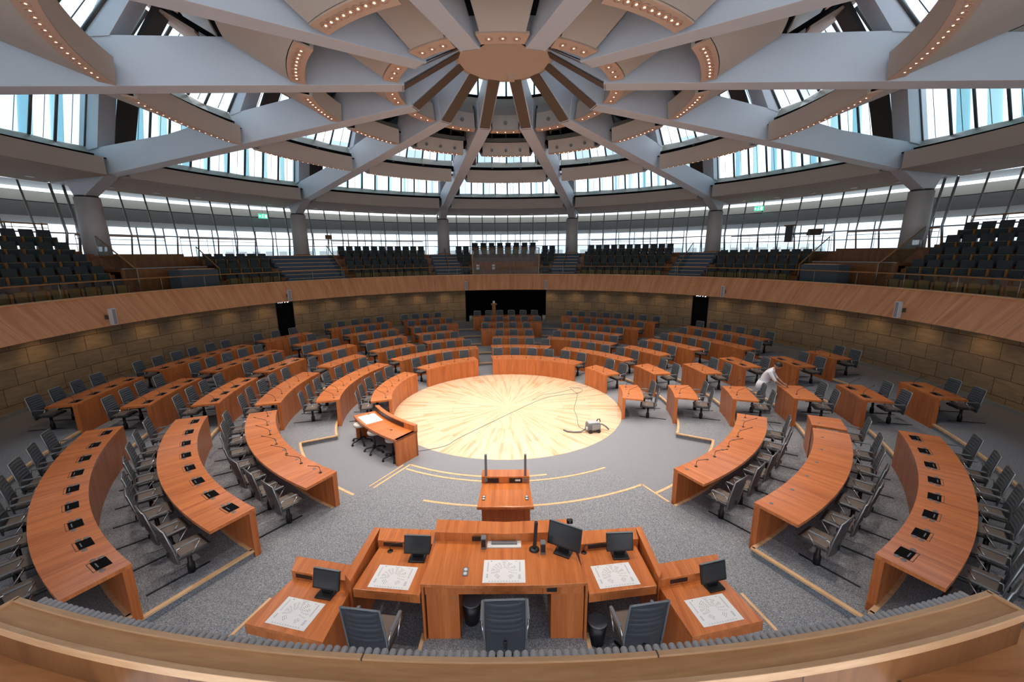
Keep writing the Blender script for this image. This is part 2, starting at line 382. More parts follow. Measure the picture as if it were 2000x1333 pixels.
# pale wooden nosings
def nose(r, z, a0, a1, w=.055): return MB().arc([(r - .012, z - .05), (r + w, z - .05), (r + w, z + .006), (r - .012, z + .006)], a0, a1, max(4, int(abs(a1 - a0) / 2)))
def bar(p, q, z, w=.055, h=.03):
    p = Vector(p); q = Vector(q); d = (q - p).normalized(); t = Vector((-d.y, d.x)) * w / 2
    return MB().slab([p - t, q - t, q + t, p + t], z - h, z + .006)
nn = 1
def trim(mb, mat='nosing'):
    global nn; struct('trim_%d' % nn, mb, M[mat]); nn += 1
for i, e in enumerate(EDGE): trim(nose(e, TIER[i + 1], -118, 118))
for s in (-1, 1):
    trim(nose(6.87, .14, *sorted((s * 118, s * 151.3))))
    for i, e in list(enumerate(EDGE))[1:]: trim(nose(e, TIER[i + 1], *sorted((s * 118, s * 151.3))))
    trim(bar(pol(5.87, s * 118).xy, pol(6.9, s * 118).xy, .14))
    trim(bar(pol(9.22, s * 151.3).xy, pol(10.9, s * 151.3).xy, .42, .07)); trim(bar(pol(10.9, s * 151.3).xy, pol(12.65, s * 151.3).xy, .56, .07))
trim(nose(5.20, .14, 168.5, 208.7, .05)); trim(nose(5.42, .142, 147.8 + 4, 208, .045)); trim(nose(6.62, .28, 151.3, 195.4, .05))
trim(bar(pol(5.2, -151.3).xy, pol(7.42, -151.3).xy, .14, .05)); trim(bar(pol(5.4, -150.6).xy, pol(7.42, -151).xy, .20, .03, .01))
trim(bar(pol(6.62, 151.3).xy, pol(7.42, 151.3).xy, .28, .05))
# stone wall with openings, dark openings behind
def wallseg(a0, a1): return MB().arc([(15.7, .70), (15.7, 3.3), (15.95, 3.3), (15.95, .70)], a0, a1, max(2, int(abs(a1 - a0) / 1.5)))
def wallmesh(a0, a1):
    n = max(2, int(abs(a1 - a0) / 1.5)); mb = MB(); z0 = .56
    b = 0
    for i in range(n + 1):
        a = a0 + (a1 - a0) * i / n
        mb.v += [pol(15.7, a, .6), pol(15.7, a, 3.3), pol(15.95, a, 3.3), pol(15.95, a, .6)]
    for i in range(n):
        ua = R(a0 + (a1 - a0) * i / n) * 15.7; ub = R(a0 + (a1 - a0) * (i + 1) / n) * 15.7
        for k, (va, vb) in enumerate((((.6 - .435), (3.3 - .435)), (3, 3.2), (3.3, .6), (0, .2))):
            k2 = (k + 1) % 4
            mb.face([4 * i + k, 4 * i + 4 + k, 4 * i + 4 + k2, 4 * i + k2], [(ua, va), (ub, va), (ub, vb), (ua, vb)])
    mb.face([0, 1, 2, 3], [(0, 0), (0, 1), (1, 1), (1, 0)]); mb.face([4 * n + 3, 4 * n + 2, 4 * n + 1, 4 * n], [(0, 0), (0, 1), (1, 1), (1, 0)])
    return mb
DOORS = [(-57.0, -53.4), (-12.0, 9.6), (46.0, 49.6)]
segs = [(-160, -57.0, 'left'), (-53.4, -12.0, 'back_left'), (9.6, 46.0, 'back_right'), (49.6, 160, 'right')]
for a0, a1, nm in segs:
    struct('wall_' + nm, wallmesh(a0, a1), M['stone'])
    struct('baseboard_' + nm, MB().arc([(15.62, .70), (15.62, .80), (15.7, .80), (15.7, .70)], a0, a1, max(2, int((a1 - a0) / 2))), M['plinth'])
for i, (a0, a1) in enumerate(DOORS):
    d = sroot('door_%d' % (i + 1)); w = a1 - a0
    if i == 1:
        obj('opening_lining', MB().arc([(15.7, .7), (15.7, .72), (19.0, .72), (19.0, 3.3), (15.7, 3.3), (15.7, 3.32), (19.1, 3.32), (19.1, .7)], a0, a1, 10), M['void'], d)
        for s in (a0, a1): obj('jamb', MB().radial([(15.7, .7), (19, .7), (19, 3.3), (15.7, 3.3)], s, .06), M['slab'], d)
    else:
        obj('door_leaf', MB().arc([(15.86, .7), (15.86, 3.3), (15.92, 3.3), (15.92, .7)], a0, a1, 4), M['void'], d)
        obj('door_frame', MB().radial([(15.7, .7), (15.95, .7), (15.95, 3.3), (15.7, 3.3)], a0, .07).radial([(15.7, .7), (15.95, .7), (15.95, 3.3), (15.7, 3.3)], a1, .07), M['black'], d)
        t = thing('number_display', ('left' if i == 0 else 'right') + ' dark display with white glowing figures above the ' + ('left' if i == 0 else 'right') + ' black doorway', 'display', pol(15.78, (a0 + a1) / 2, 2.98), -R((a0 + a1) / 2))
        obj('display_box', MB().box((0, .02, 0), (.86, .06, .24)), M['black'], t, local=True)
        for k, ch in enumerate('A995'):
            cu = bpy.data.curves.new('figure', 'FONT'); cu.body = ch; cu.size = .21; cu.align_x = 'CENTER'; cu.extrude = .004
            tmp = bpy.data.objects.new('tmp', cu); me = bpy.data.meshes.new_from_object(tmp); bpy.data.objects.remove(tmp)
            me.materials.clear(); me.materials.append(M['digit']); o = bpy.data.objects.new('figure', me); C.objects.link(o); o.parent = t
            o.location = (-.24 + .16 * k, -.016, -.075); o.rotation_euler = (pi / 2, 0, 0)
# parapet of the gallery
for nm, a0, a1 in (('parapet', -152, 152),):
    pr = [(14.50, 3.08), (15.30, 4.07), (15.30, 4.10), (15.48, 4.10), (15.48, 3.6), (15.72, 3.3), (15.72, 3.2), (14.70, 3.08)]
    struct('wall_parapet', MB().arc(pr, a0, a1, 152, smooth=False), M['parapet'])
    trim(MB().arc([(15.27, 4.095), (15.5, 4.095), (15.5, 4.13), (15.27, 4.13)], a0, a1, 152))
# soffit under the gallery edge
struct('ceiling', MB().sheet([(14.55, 3.085), (15.7, 3.2)], -152, 152, 100), M['gwood'])

# ------------------------------------------------------------------ gallery
def gtier(a0, a1, rows, top):
    zs = [3.75, 4.28, 4.78, 5.28, 5.80][:rows]; rs = [15.48, 16.68, 17.48, 18.28, 19.08][:rows]
    prof = [(15.48, 3.2)]
    for k in range(rows):
        prof.append((rs[k], zs[k])); prof.append((rs[k + 1] if k + 1 < rows else (19.08 if rows < 5 else 20.1), zs[k]))
    if rows < 5: prof += [(19.08, top)]
    else: prof += [(20.1, top)]
    prof += [(27, top), (27, 3.2)]
    return MB().arc(prof, a0, a1, max(2, int((a1 - a0) / 2)))
GT = 5.55
blocks = [(-118, -78.2, 5), (-78.2, -65, 1), (-65, -52.5, 3), (-40.2, -19, 4), (-12.2, 10.4, 4), (16.8, 38.8, 4), (46.3, 64.3, 3), (64.3, 77.8, 1), (77.8, 118, 5)]
for a0, a1, rows in blocks: struct('floor', gtier(a0, a1, rows, GT), M['gwood'])
for s in (-1, 1): struct('floor', MB().arc([(15.48, 3.2), (15.48, 3.75), (27, 3.75), (27, 3.2)], *sorted((s * 118, s * 152)), 16), M['gwood'])
# stairs between the seat blocks
stairs = [(-52.5, -40.2), (-19, -12.2), (10.4, 16.8), (38.8, 46.3)]
for i, (a0, a1) in enumerate(stairs):
    prof = [(15.48, 3.2), (15.48, 3.75)]; ns = 8
    for k in range(ns):
        r = 16.1 + k * .40; z = 3.75 + (GT - 3.75) * (k + 1) / ns
        prof += [(r, 3.75 + (GT - 3.75) * k / ns), (r, z)]
    prof += [(27, GT), (27, 3.2)]
    struct('floor', MB().arc(prof, a0, a1, 5), M['stairc'])
    nb = MB()
    for k in range(ns):
        r = 16.1 + k * .40; z = 3.75 + (GT - 3.75) * (k + 1) / ns
        nb.arc([(r - .01, z - .03), (r + .05, z - .03), (r + .05, z + .008), (r - .01, z + .008)], a0 + .3, a1 - .3, 4)
    trim(nb)
# seats: local +Y looks to the hall centre
def make_seat(front=False):
    t = thing('auditorium_chair', 'x', 'chair')
    w = MB()
    for i in range(7):
        z = .30 + .60 * i / 6; y = -.30 - .05 * (i / 6) ** 1.5
        w.v += [Vector((-.225, y, z)), Vector((.225, y, z)), Vector((.225, y - .06, z)), Vector((-.225, y - .06, z))]
    for i in range(6):
        for k in range(4):
            j = (k + 1) % 4; w.face([4 * i + k, 4 * i + j, 4 * i + 4 + j, 4 * i + 4 + k], [(0, 0), (.1, 0), (.1, .1), (0, .1)])
    w.face([0, 3, 2, 1], [(0, 0)] * 4); w.face([24, 25, 26, 27], [(0, 0)] * 4)
    obj('backrest', w, M['fabric'], t, bevel=.015, local=True)
    c = obj('folded_seat', MB().box((0, -.17, .44 if front else .40), (.42, .09, .44 if front else .36)), M['fabric'], t, bevel=.03, local=True)
    if not front: obj('seat_edge', MB().box((0, -.17, .585), (.38, .07, .016)), M['edge'], c, bevel=.006, local=True)
    obj('seat_underside', MB().box((0, -.118, .44 if front else .40), (.37, .014, .40 if front else .32)), M['ochre'] if front else M['fabric'], c, bevel=.02, local=True)
    for s in (-1, 1): obj('side_frame', MB().box((s * .262, -.24, .30), (.03, .26, .60)), M['frame_wood'], t, bevel=.01, local=True)
    return t
seat0 = make_seat(); seatf = make_seat(True); used = [False, False]
RS = [16.30, 17.15, 17.95, 18.75, 19.60]; ZS = [3.75, 4.28, 4.78, 5.28, 5.80]
def put_seat(r, z, az, label, group, front=False):
    k = 1 if front else 0; src = seatf if front else seat0
    o = src if not used[k] else copy_tree(src); used[k] = True
    o.location = pol(r, az, z); o.rotation_euler = (0, 0, pi - R(az)); o['label'] = label; o['group'] = group
bn = {0: 'far left block', 2: 'left block', 3: 'centre left block', 5: 'centre right block', 6: 'right block', 8: 'far right block'}
rown = ['front', 'second', 'third', 'fourth', 'top']
for bi, nm in bn.items():
    a0, a1, rows = blocks[bi]
    a0 = max(a0, -101); a1 = min(a1, 99)
    for k in range(rows):
        span = R(a1 - a0) * RS[k] - .5; n = int(span / .565)
        if bi in (0, 8):
            st = (a1 - .9) if bi == 0 else (a0 + .9)
            azs = [st - (1 if bi == 0 else -1) * degrees((.3 + .565 * j) / RS[k]) for j in range(int((R(a1 - a0) * RS[k] - .6) / .565))]
            azs.sort()
        else: azs = [(a0 + a1) / 2 + degrees(.565 * (j - (n - 1) / 2) / RS[k]) for j in range(n)]
        for j, a in enumerate(azs):
            nth = (len(azs) - 1 - j) if bi == 0 else j
            put_seat(RS[k], ZS[k], a, 'folded grey gallery seat, %s from the %s end, %s row of the %s' % (ORD[nth] if nth < 14 else str(nth + 1) + 'th', 'right' if bi == 0 else 'left', rown[k], nm), 'tip-up seats in the ' + nm, k == 0)
# centre block: side columns of seats, press box between
for side, s0 in (('left', -11.2), ('right', 9.0)):
    for k in range(2):
        put_seat(RS[k], ZS[k], s0, 'folded gallery seat %s beside the %s edge of the glass-fronted box' % (['in the front row', 'in the second row'][k], side), 'tip-up seats beside the box')
    for k in (2, 3):
        for j in range(2):
            put_seat(RS[k], ZS[k], s0 - (1.0 if side == 'left' else -1.0) * (j - .4) * 1.7, 'folded gallery seat, %s row, %s from the %s edge of the glass-fronted box' % (rown[k], ORD[j], side), 'tip-up seats beside the box')
for j in range(8):
    put_seat(18.2, 5.28, -8.2 + j * 1.93, 'ochre-backed folded seat behind the box glass, %s from left' % ORD[j], 'seats behind the glass-fronted box', True)
    put_seat(19.7, 5.55, -8.2 + j * 1.93, 'gallery seat in the topmost centre row, %s from left' % ORD[j], 'topmost centre seats')
bx = thing('gallery_box', 'wood-panelled gallery box with glass front in the centre of the gallery', 'box', pol(17, -1.1, 3.75))
obj('front_panel', MB().arc([(16.75, 3.9), (16.75, 4.98), (16.83, 4.98), (16.83, 3.9)], -9.5, 7.3, 10), M['gwood'], bx)
obj('box_floor', MB().arc([(16.83, 4.8), (16.83, 4.9), (17.6, 4.9), (17.6, 4.8)], -9.5, 7.3, 8), M['gwood'], bx)
obj('glass_screen', MB().arc([(16.78, 4.98), (16.78, 5.95), (16.795, 5.95), (16.795, 4.98)], -9.5, 7.3, 10), M['railglass'], bx)
obj('top_rail', MB().tube([pol(16.79, -9.7 + i * 1.72, 5.97) for i in range(11)], .025), M['frame_wood'], bx)
for s in (-9.6, 7.4): obj('side_rail', MB().tube([pol(16.76, s, 5.97), pol(16.7, s, 4.9), pol(15.9, s, 4.15)], .035), M['nosing'], bx)
for a in (-8.6, -4.6): tag(obj('wall_notice', MB().arc([(16.735, 4.42), (16.735, 4.78), (16.745, 4.78), (16.745, 4.42)], a, a + .75, 2), M['paper']), 'small white notice fixed ' + ('at the left end of' if a < -8 else 'left of the middle on') + ' the gallery box front', 'notice')
# grey consoles with dark timber walls either side
for s, sd in ((-1, 'left'), (1, 'right')):
    t = thing('gallery_console', 'blue-grey covered console box at the gallery edge on the ' + sd, 'console', pol(16.2, s * 69, 3.75))
    a, b = sorted((s * 66.2, s * 72.5))
    obj('console_body', MB().arc([(15.95, 3.75), (15.95, 4.92), (16.75, 4.92), (16.75, 3.75)], a, b, 4), M['console'], t, bevel=.03)
    obj('console_top', MB().arc([(15.98, 4.925), (15.98, 4.95), (16.3, 4.95), (16.3, 4.925)], a + .5, b - .5, 4), M['nosing'], t)
    a, b = sorted((s * 65.3, s * 77.6))
    w = thing('timber_wall', 'dark brown panelled timber wall behind the ' + sd + ' gallery console', 'wall panel', pol(18, s * 71, 3.75))
    obj('lower_panel', MB().arc([(17.3, 3.75), (17.3, 5.02), (17.4, 5.02), (17.4, 3.75)], a, b, 6), M['gwood'], w)
    obj('upper_panel', MB().arc([(19.2, 3.75), (19.2, 5.68), (19.3, 5.68), (19.3, 3.75)], a, b, 6), M['gwood'], w)
    obj('deck', MB().arc([(17.4, 4.9), (17.4, 5.0), (19.2, 5.0), (19.2, 4.9)], a, b, 6), M['gwood'], w)
    obj('capping', MB().arc([(17.27, 5.02), (17.43, 5.02), (17.43, 5.05), (17.27, 5.05)], a, b, 6), M['steel'], w)
# rail on the parapet
rl = thing('gallery_rail', 'thin wooden handrail with glass running round above the parapet', 'railing', pol(15.4, 0, 4.1))
obj('handrail', MB().tube([pol(15.40, -118 + i * 2, 4.66) for i in range(119)], .024), M['frame_wood'], rl)
obj('glass_panel', MB().sheet([(15.40, 4.13), (15.40, 4.64)], -118, 118, 118), M['railglass'], rl)
for i in range(33): obj('post', MB().tube([pol(15.43, -112 + i * 7, 4.66), pol(15.43, -112 + i * 7, 4.1)], .012, 6), M['steel'], rl)
# stair handrails
HR = [(-77.2, 6.45, 18.6, 5.0, 16.6, 'far left'), (-64.6, 6.05, 18.4, 4.9, 16.6, 'left'), (-41.2, 6.2, 19.0, 4.75, 16.4, 'centre left outer'), (-15.6, 6.0, 19.0, 4.75, 16.6, 'centre left inner'),
      (13.6, 6.0, 19.0, 4.75, 16.6, 'centre right inner'), (41.2, 6.2, 19.0, 4.75, 16.4, 'centre right outer'), (64.8, 6.3, 18.8, 4.9, 16.5, 'right'), (77.0, 6.55, 18.8, 5.0, 16.5, 'far right')]
for a, z1, r1, z0, r0_, nm in HR:
    t = thing('stair_handrail', nm + ' sloping wooden handrail with glass beside gallery stairs', 'handrail', pol(r0_, a, z0 - .9))
    obj('rail', MB().tube([pol(r0_, a, z0), pol(r1, a, z1)], .028), M['frame_wood'], t)
    obj('glass_panel', MB().radial([(r0_, z0), (r1, z1), (r1, z1 - .85), (r0_, z0 - .85)], a, .012), M['railglass'], t)
    obj('post', MB().tube([pol(r1, a, z1), pol(r1, a, z1 - .95)], .016, 6), M['steel'], t)
    obj('post', MB().tube([pol(r0_, a, z0), pol(r0_, a, z0 - .95)], .016, 6), M['steel'], t)
for a0, a1, nm in ((-76.5, -66, 'left upper'), (-64, -52.6, 'left lower'), (-39, -20, 'centre left'), (-8, 6.5, 'centre'), (18.5, 38, 'centre right'), (47, 63, 'right lower'), (65, 76, 'right upper'), (-99, -79, 'far left'), (79, 99, 'far right')):
    rr = 20.2; t = thing('walkway_rail', nm + ' dark walkway rail behind the topmost seats', 'railing', pol(rr, (a0 + a1) / 2, GT))
    zt = 6.55 if abs(a0) < 78 else 6.95
    n = max(2, int((a1 - a0) / 3)); obj('rail', MB().tube([pol(rr, a0 + (a1 - a0) * i / n, zt) for i in range(n + 1)], .03), M['frame_wood'] if abs(a0) > 60 else M['conc'], t)
    obj('lower_rail', MB().tube([pol(rr, a0 + (a1 - a0) * i / n, zt - .16) for i in range(n + 1)], .014), M['conc'], t)
    for i in range(n + 1): obj('post', MB().tube([pol(rr, a0 + (a1 - a0) * i / n, zt), pol(rr, a0 + (a1 - a0) * i / n, GT)], .012, 6), M['steel'], t)

# ------------------------------------------------------------------ glazed wall behind the gallery and the lobby beyond
wn_ = 1
def win(): 
    global wn_; o = sroot('window_%d' % wn_); wn_ += 1; return o
beams = [PSI + 15 + 30 * k for k in range(12)]
wedges = [PSI + 30 * k for k in range(-5, 7)]
for a in wedges:
    w = win()
    obj('pane', MB().sheet([(21.3, 8.8), (20.9, 6.65), (21.2, 5.55)], a - 15, a + 15, 20), M['glass'], w)
    for j in range(11):
        az = a - 14.35 + j * 2.87
        obj('mullion', MB().tube([pol(21.28, az, 8.82), pol(20.86, az, 6.66), pol(21.16, az, 5.5)], .055 if j in (0, 10) else .04, 6), M['steel'], w)
    obj('transom', MB().tube([pol(20.86, a - 15 + i * 3, 6.64) for i in range(11)], .035, 6), M['steel'], w)
lob = [('lobby_fascia', [(24.8, 7.60), (24.8, 8.29), (24.95, 8.29), (24.95, 7.66), (27.2, 7.45), (27.2, 7.38)], 'lobbygrey'),
       ('lobby_panel', [(25.3, 8.38), (25.3, 8.88), (25.4, 8.88), (25.4, 8.38)], 'lobby'),
       ('lobby_gap', [(24.95, 8.2), (25.4, 8.2), (25.4, 8.40), (24.95, 8.29)], 'void'),
       ('lobby_roof', [(21.3, 9.35), (24.2, 9.35), (24.2, 9.45), (21.3, 9.45)], 'lobbygrey'),
       ('lobby_roof', [(25.4, 9.3), (27.5, 9.3), (27.5, 9.4), (25.4, 9.4)], 'lobbygrey')]
for nm, pr, mt in lob: struct('wall_' + nm, MB().arc(pr, -180, 180, 120, caps=False), M[mt])
for a in wedges:
    w = win()
    obj('pane', MB().sheet([(27.0, 5.5), (27.0, 7.45)], a - 15, a + 15, 10), M['glass'], w)
    for j in range(10): obj('mullion', MB().tube([pol(27, a - 13.5 + j * 3, 5.5), pol(27, a - 13.5 + j * 3, 7.5)], .035, 5), M['conc'], w)
    obj('transom', MB().tube([pol(27, a - 15 + i * 3, 6.3) for i in range(11)], .03, 5), M['conc'], w)
# neighbouring pale buildings beyond the glass
for i, (x, y, w_, d_, h_) in enumerate([(-30, 52, 26, 8, 6.6), (2, 60, 30, 8, 6.9), (34, 50, 22, 8, 6.7), (-60, 18, 8, 26, 6.9), (58, 22, 8, 30, 7.1)]):
    t = thing('building', ['pale building beyond the glass, left of centre', 'pale building beyond the glass, straight ahead', 'pale building beyond the glass, right of centre', 'pale building beyond the far left glass', 'pale building beyond the far right glass'][i], 'building', (x, y, 0))
    obj('wall', MB().box((x, y, h_ / 2), (w_, d_, h_)), M['paleroof'], t)
    wb = MB(); L_ = max(w_, d_)
    for k in range(int(L_ / 2)):
        for zz in (4.6, 5.8):
            if w_ > d_: wb.box((x - w_ / 2 + 1 + 2 * k, y - d_ / 2 - .02, zz), (1.1, .06, .7))
            else: wb.box((x - math.copysign(d_ * 0 + w_ / 2 + .02, x), y - d_ / 2 + 1 + 2 * k, zz), (.06, 1.1, .7))
    obj('window_row', wb, M['lobbygrey'], t)

# ------------------------------------------------------------------ roof: twelve beams
ROOF[0] = True
def pos_name(a):
    a = (a + 180) % 360 - 180
    k = round((a - PSI - 15) / 30) if False else None
    s = 'left' if a < 0 else 'right'; v = abs(a - PSI)
    idx = int(v // 30)
    return ['far %s', 'second far %s', 'side far %s', 'side near %s', 'second near %s', 'nearest %s'][min(idx, 5)] % s
BT = [(21.2, 8.88), (21.2, 9.2), (19.6, 10.05), (13.9, 10.36), (10.4, 10.85), (7.6, 11.13), (5.0, 11.3), (3.3, 11.5)]
for a in beams:
    a_ = (a + 180) % 360 - 180; nm = pos_name(a_)
    t = thing('roof_beam', nm + ' pale grey box beam radiating from the roof hub', 'beam', pol(19.5, a_, 8.21), 0, 'twelve radial roof beams')
    obj('girder', MB().radial([(3.1, 10.41), (17.7, 9.03), (19.2, 8.21), (19.85, 8.21), (20.2, 8.9)] + BT, a_, .52), M['paint'], t, bevel=.01)
    rb = obj('hub_rib', MB().radial([(3.2, 10.43), (1.35, 11.56), (1.35, 12.0), (3.3, 11.5)], a_, .46), M['paint'], t)
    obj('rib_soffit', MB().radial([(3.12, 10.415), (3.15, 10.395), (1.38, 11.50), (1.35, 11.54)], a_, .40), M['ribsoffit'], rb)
    for pr, ww in (([(17.75, 10.12), (18.9, 10.0), (18.0, 12.5), (16.95, 12.4)], .62), ([(10.15, 10.85), (10.75, 10.75), (9.95, 12.1), (9.35, 12.05)], .56)):
        obj('fin', MB().radial(pr, a_, ww), M['paint'], t)
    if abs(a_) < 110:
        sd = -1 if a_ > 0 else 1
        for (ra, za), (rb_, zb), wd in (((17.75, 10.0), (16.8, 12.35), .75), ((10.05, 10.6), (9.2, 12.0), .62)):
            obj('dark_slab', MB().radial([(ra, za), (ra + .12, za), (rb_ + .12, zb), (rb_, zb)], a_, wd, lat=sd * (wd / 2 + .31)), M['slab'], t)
    if abs(a_) < 80:
        c = thing('column', ['round grey column at the gallery', ''][0] + ', ' + nm + ' one', 'column', pol(19.5, a_, GT), 0, 'gallery columns')
        p = pol(19.5, a_, 0)
        obj('shaft', MB().lathe([(.48, GT), (.45, 8.16)], 40, c=(p.x, p.y, 0)), M['column'], c)
        obj('collar', MB().lathe([(.40, 8.14), (.40, 8.24)], 40, c=(p.x, p.y, 0)), M['slab'], c)
        obj('base_ring', MB().lathe([(.52, GT), (.52, GT + .07), (.48, GT + .07)], 40, c=(p.x, p.y, 0)), M['frame_wood'], c)
hub = thing('roof_hub', 'flat round beige hub disc at the crown of the roof', 'roof hub', (0, 0, 11.5))
obj('disc', MB().lathe([(0, 11.5), (1.46, 11.5), (1.48, 11.53), (1.48, 11.9), (0, 11.9)], 64, smooth=False), M['hub'], hub)
obj('rim', MB().lathe([(1.36, 11.49), (1.5, 11.47), (1.52, 11.6), (1.46, 11.6)], 64), M['hub'], hub)
obj('junction_box', MB().box((.22, 1.15, 11.45), (.22, .28, .12)), M['hub'], hub)
# lantern above the hub
lt = sroot('ceiling')
obj('lantern_band', MB().arc([(4.35, 11.62), (4.35, 11.95), (4.45, 11.95), (4.45, 11.62)], -180, 180, 48, caps=False), M['fascia'], lt)
obj('lantern_void', MB().arc([(4.46, 11.2), (4.46, 12.1), (4.56, 12.1), (4.56, 11.2)], -180, 180, 48, caps=False), M['void'], lt)
obj('lantern_roof', MB().lathe([(0, 13.15), (4.9, 13.05), (4.9, 13.2), (0, 13.3)], 48), M['paint'], lt)
w = win()
obj('pane', MB().sheet([(4.5, 12.1), (4.5, 13.1)], -180, 180, 48), M['frost'], w)
for k in range(24): obj('mullion', MB().tube([pol(4.5, k * 15, 12.1), pol(4.5, k * 15, 13.1)], .04, 5), M['conc'], w)
# ceiling rings
OFF = .44
def lamps(parent, r, z, a0, a1, n, rad=.075, off=.6):
    hw = (a1 - a0) / 2 - degrees(asin(off / r)); ac = (a0 + a1) / 2
    for j in range(n):
        az = ac + hw * (-1 + 2 * (j + .5) / n) if n > 1 else ac
        p = pol(r, az, z)
        h = obj('downlight', MB().lathe([(rad * 1.25, .004), (rad * 1.25, -.008), (rad * .8, -.012), (rad * .8, .004)], 12, c=p), M['lampring'], parent)
        obj('bulb', MB().disc(p + Vector((0, 0, -.006)), rad * .26, 8), M['lamp'], h)
pn = 0
def wedge_name(a):
    a = (a + 180) % 360 - 180; k = round((a - PSI) / 30)
    if k == 0: return 'the far centre'
    if abs(k) == 6: return 'directly overhead'
    return '%s %s of the far centre' % (ORD[abs(k) - 1], 'left' if k < 0 else 'right')
for a in wedges:
    a0, a1 = a - 15, a + 15; wn = wedge_name(a)
    # outer ring A
    t = thing('ceiling_panel', 'outer ring curved ceiling fascia and soffit, ' + wn, 'ceiling panel', pol(19, a, 8.8), 0, 'outer ceiling ring')
    obj('fascia', MB().arc([(17.3, 9.01), (17.3, 9.68), (17.40, 9.68), (17.40, 9.01)], a0, a1, 20, off=OFF), M['fascia'], t)
    obj('soffit', MB().arc([(17.32, 8.98), (17.4, 9.08), (21.3, 8.98), (21.3, 8.90)], a0, a1, 20, off=.35), M['panel'], t)
    for j in range(5):
        p = pol(20.2, a - 11 + j * 5.5, 8.91); obj('soffit_lamp', MB().lathe([(.001, -.02), (.14, -.02), (.15, .01)], 14, c=p), M['white'], t)
    # middle ring B
    t = thing('ceiling_panel', 'middle ring curved ceiling panel with small downlights, ' + wn, 'ceiling panel', pol(11, a, 9.7), 0, 'middle ceiling ring')
    obj('fascia', MB().arc([(10.12, 9.69), (10.08, 10.32), (10.2, 10.32), (10.2, 9.73)], a0, a1, 16, off=OFF), M['fascia'], t)
    st = obj('lamp_strip', MB().arc([(10.12, 9.67), (10.14, 9.72), (10.50, 9.78), (10.50, 9.73)], a0, a1, 16, off=OFF), M['strip'], t)
    lamps(st, 10.31, 9.698, a0, a1, 16, .07, .7)
    obj('soffit', MB().arc([(10.52, 9.77), (17.55, 12.50), (17.55, 12.60), (10.5, 9.87)], a0, a1, 16, off=OFF), M['panel'], t)
    # inner ring C
    t = thing('ceiling_panel', 'inner ring curved ceiling panel with large downlights, ' + wn, 'ceiling panel', pol(6, a, 10.1), 0, 'inner ceiling ring')
    obj('fascia', MB().arc([(5.76, 10.11), (5.70, 10.63), (5.82, 10.63), (5.84, 10.15)], a0, a1, 12, off=OFF), M['fascia'], t)
    st = obj('lamp_strip', MB().arc([(5.76, 10.09), (5.78, 10.14), (6.16, 10.19), (6.16, 10.14)], a0, a1, 12, off=OFF), M['strip'], t)
    lamps(st, 5.96, 10.112, a0, a1, 9, .085, .62)
    if abs(a) < 40:
        for j in (-1, 0, 1):
            p = pol(5.70, a + j * 6.5, 10.3); obj('fascia_spot', MB().tube([p + pol(.03, a), p - pol(.03, a)], .06, 14), M['greyplastic'], t)
    obj('soffit', MB().arc([(6.18, 10.18), (7.6, 10.98), (7.6, 11.08), (6.16, 10.28)], a0, a1, 12, off=OFF), M['panel'], t)
    obj('upper_strip', MB().arc([(7.75, 11.02), (8.45, 11.40), (8.45, 11.48), (7.75, 11.10)], a0, a1, 12, off=OFF), M['sill'], t)
    obj('upper_strip', MB().arc([(8.55, 11.44), (9.68, 12.06), (9.68, 12.14), (8.55, 11.52)], a0, a1, 12, off=OFF), M['strip'], t)
    # hub ring D
    t = thing('ceiling_panel', 'small hub ring ceiling panel with three downlights, ' + wn, 'ceiling panel', pol(3.5, a, 10.4), 0, 'hub ceiling ring')
    obj('fascia', MB().arc([(3.32, 10.47), (3.42, 11.03), (3.75, 11.47), (3.85, 11.45), (3.5, 11.0), (3.42, 10.47)], a0, a1, 4, off=.36), M['fascia'], t)
    st = obj('lamp_strip', MB().arc([(3.30, 10.42), (3.32, 10.47), (3.72, 10.50), (3.72, 10.44)], a0, a1, 5, off=.34), M['strip'], t)
    lamps(st, 3.5, 10.428, a0, a1, 3, .075, .42)
    if abs(a) < 40:
        p = pol(3.34, a, 10.72); obj('fascia_spot', MB().tube([p + pol(.05, a), p - pol(.03, a)], .07, 14), M['greyplastic'], t)
    obj('soffit', MB().arc([(3.74, 10.47), (5.55, 11.55), (5.55, 11.65), (3.72, 10.57)], a0, a1, 6, off=OFF), M['panel'], t)
    # sills and clerestory windows
    for kind, sill, wa, wb, nz, zg in (('A', [(18.2, 9.90), (18.5, 10.22)], (18.46, 10.22), (17.60, 12.54), 10, .16), ('B', [(10.5, 10.50), (10.72, 10.88)], (10.68, 10.88), (9.72, 12.12), 6, .14), ('C', [(6.0, 10.70), (6.15, 10.94)], (6.1, 10.94), (5.55, 11.68), 4, .05)):
        w = win()
        obj('sill', MB().sheet(sill, a0, a1, nz, off=.3, zig=zg), M['sill'], w, solid=.03)
        for par, mt in ((0, 'glass'), (1, 'frost')):
            mb = MB(); tmp = MB().sheet([wa, wb], a0, a1, nz, off=.3, zig=zg)
            mb.v = tmp.v
            for q, (f, u) in enumerate(zip(tmp.f, tmp.uv)):
                if q % 2 == par: mb.face(f, u)
            obj('pane', mb, M[mt], w, fixn=False)
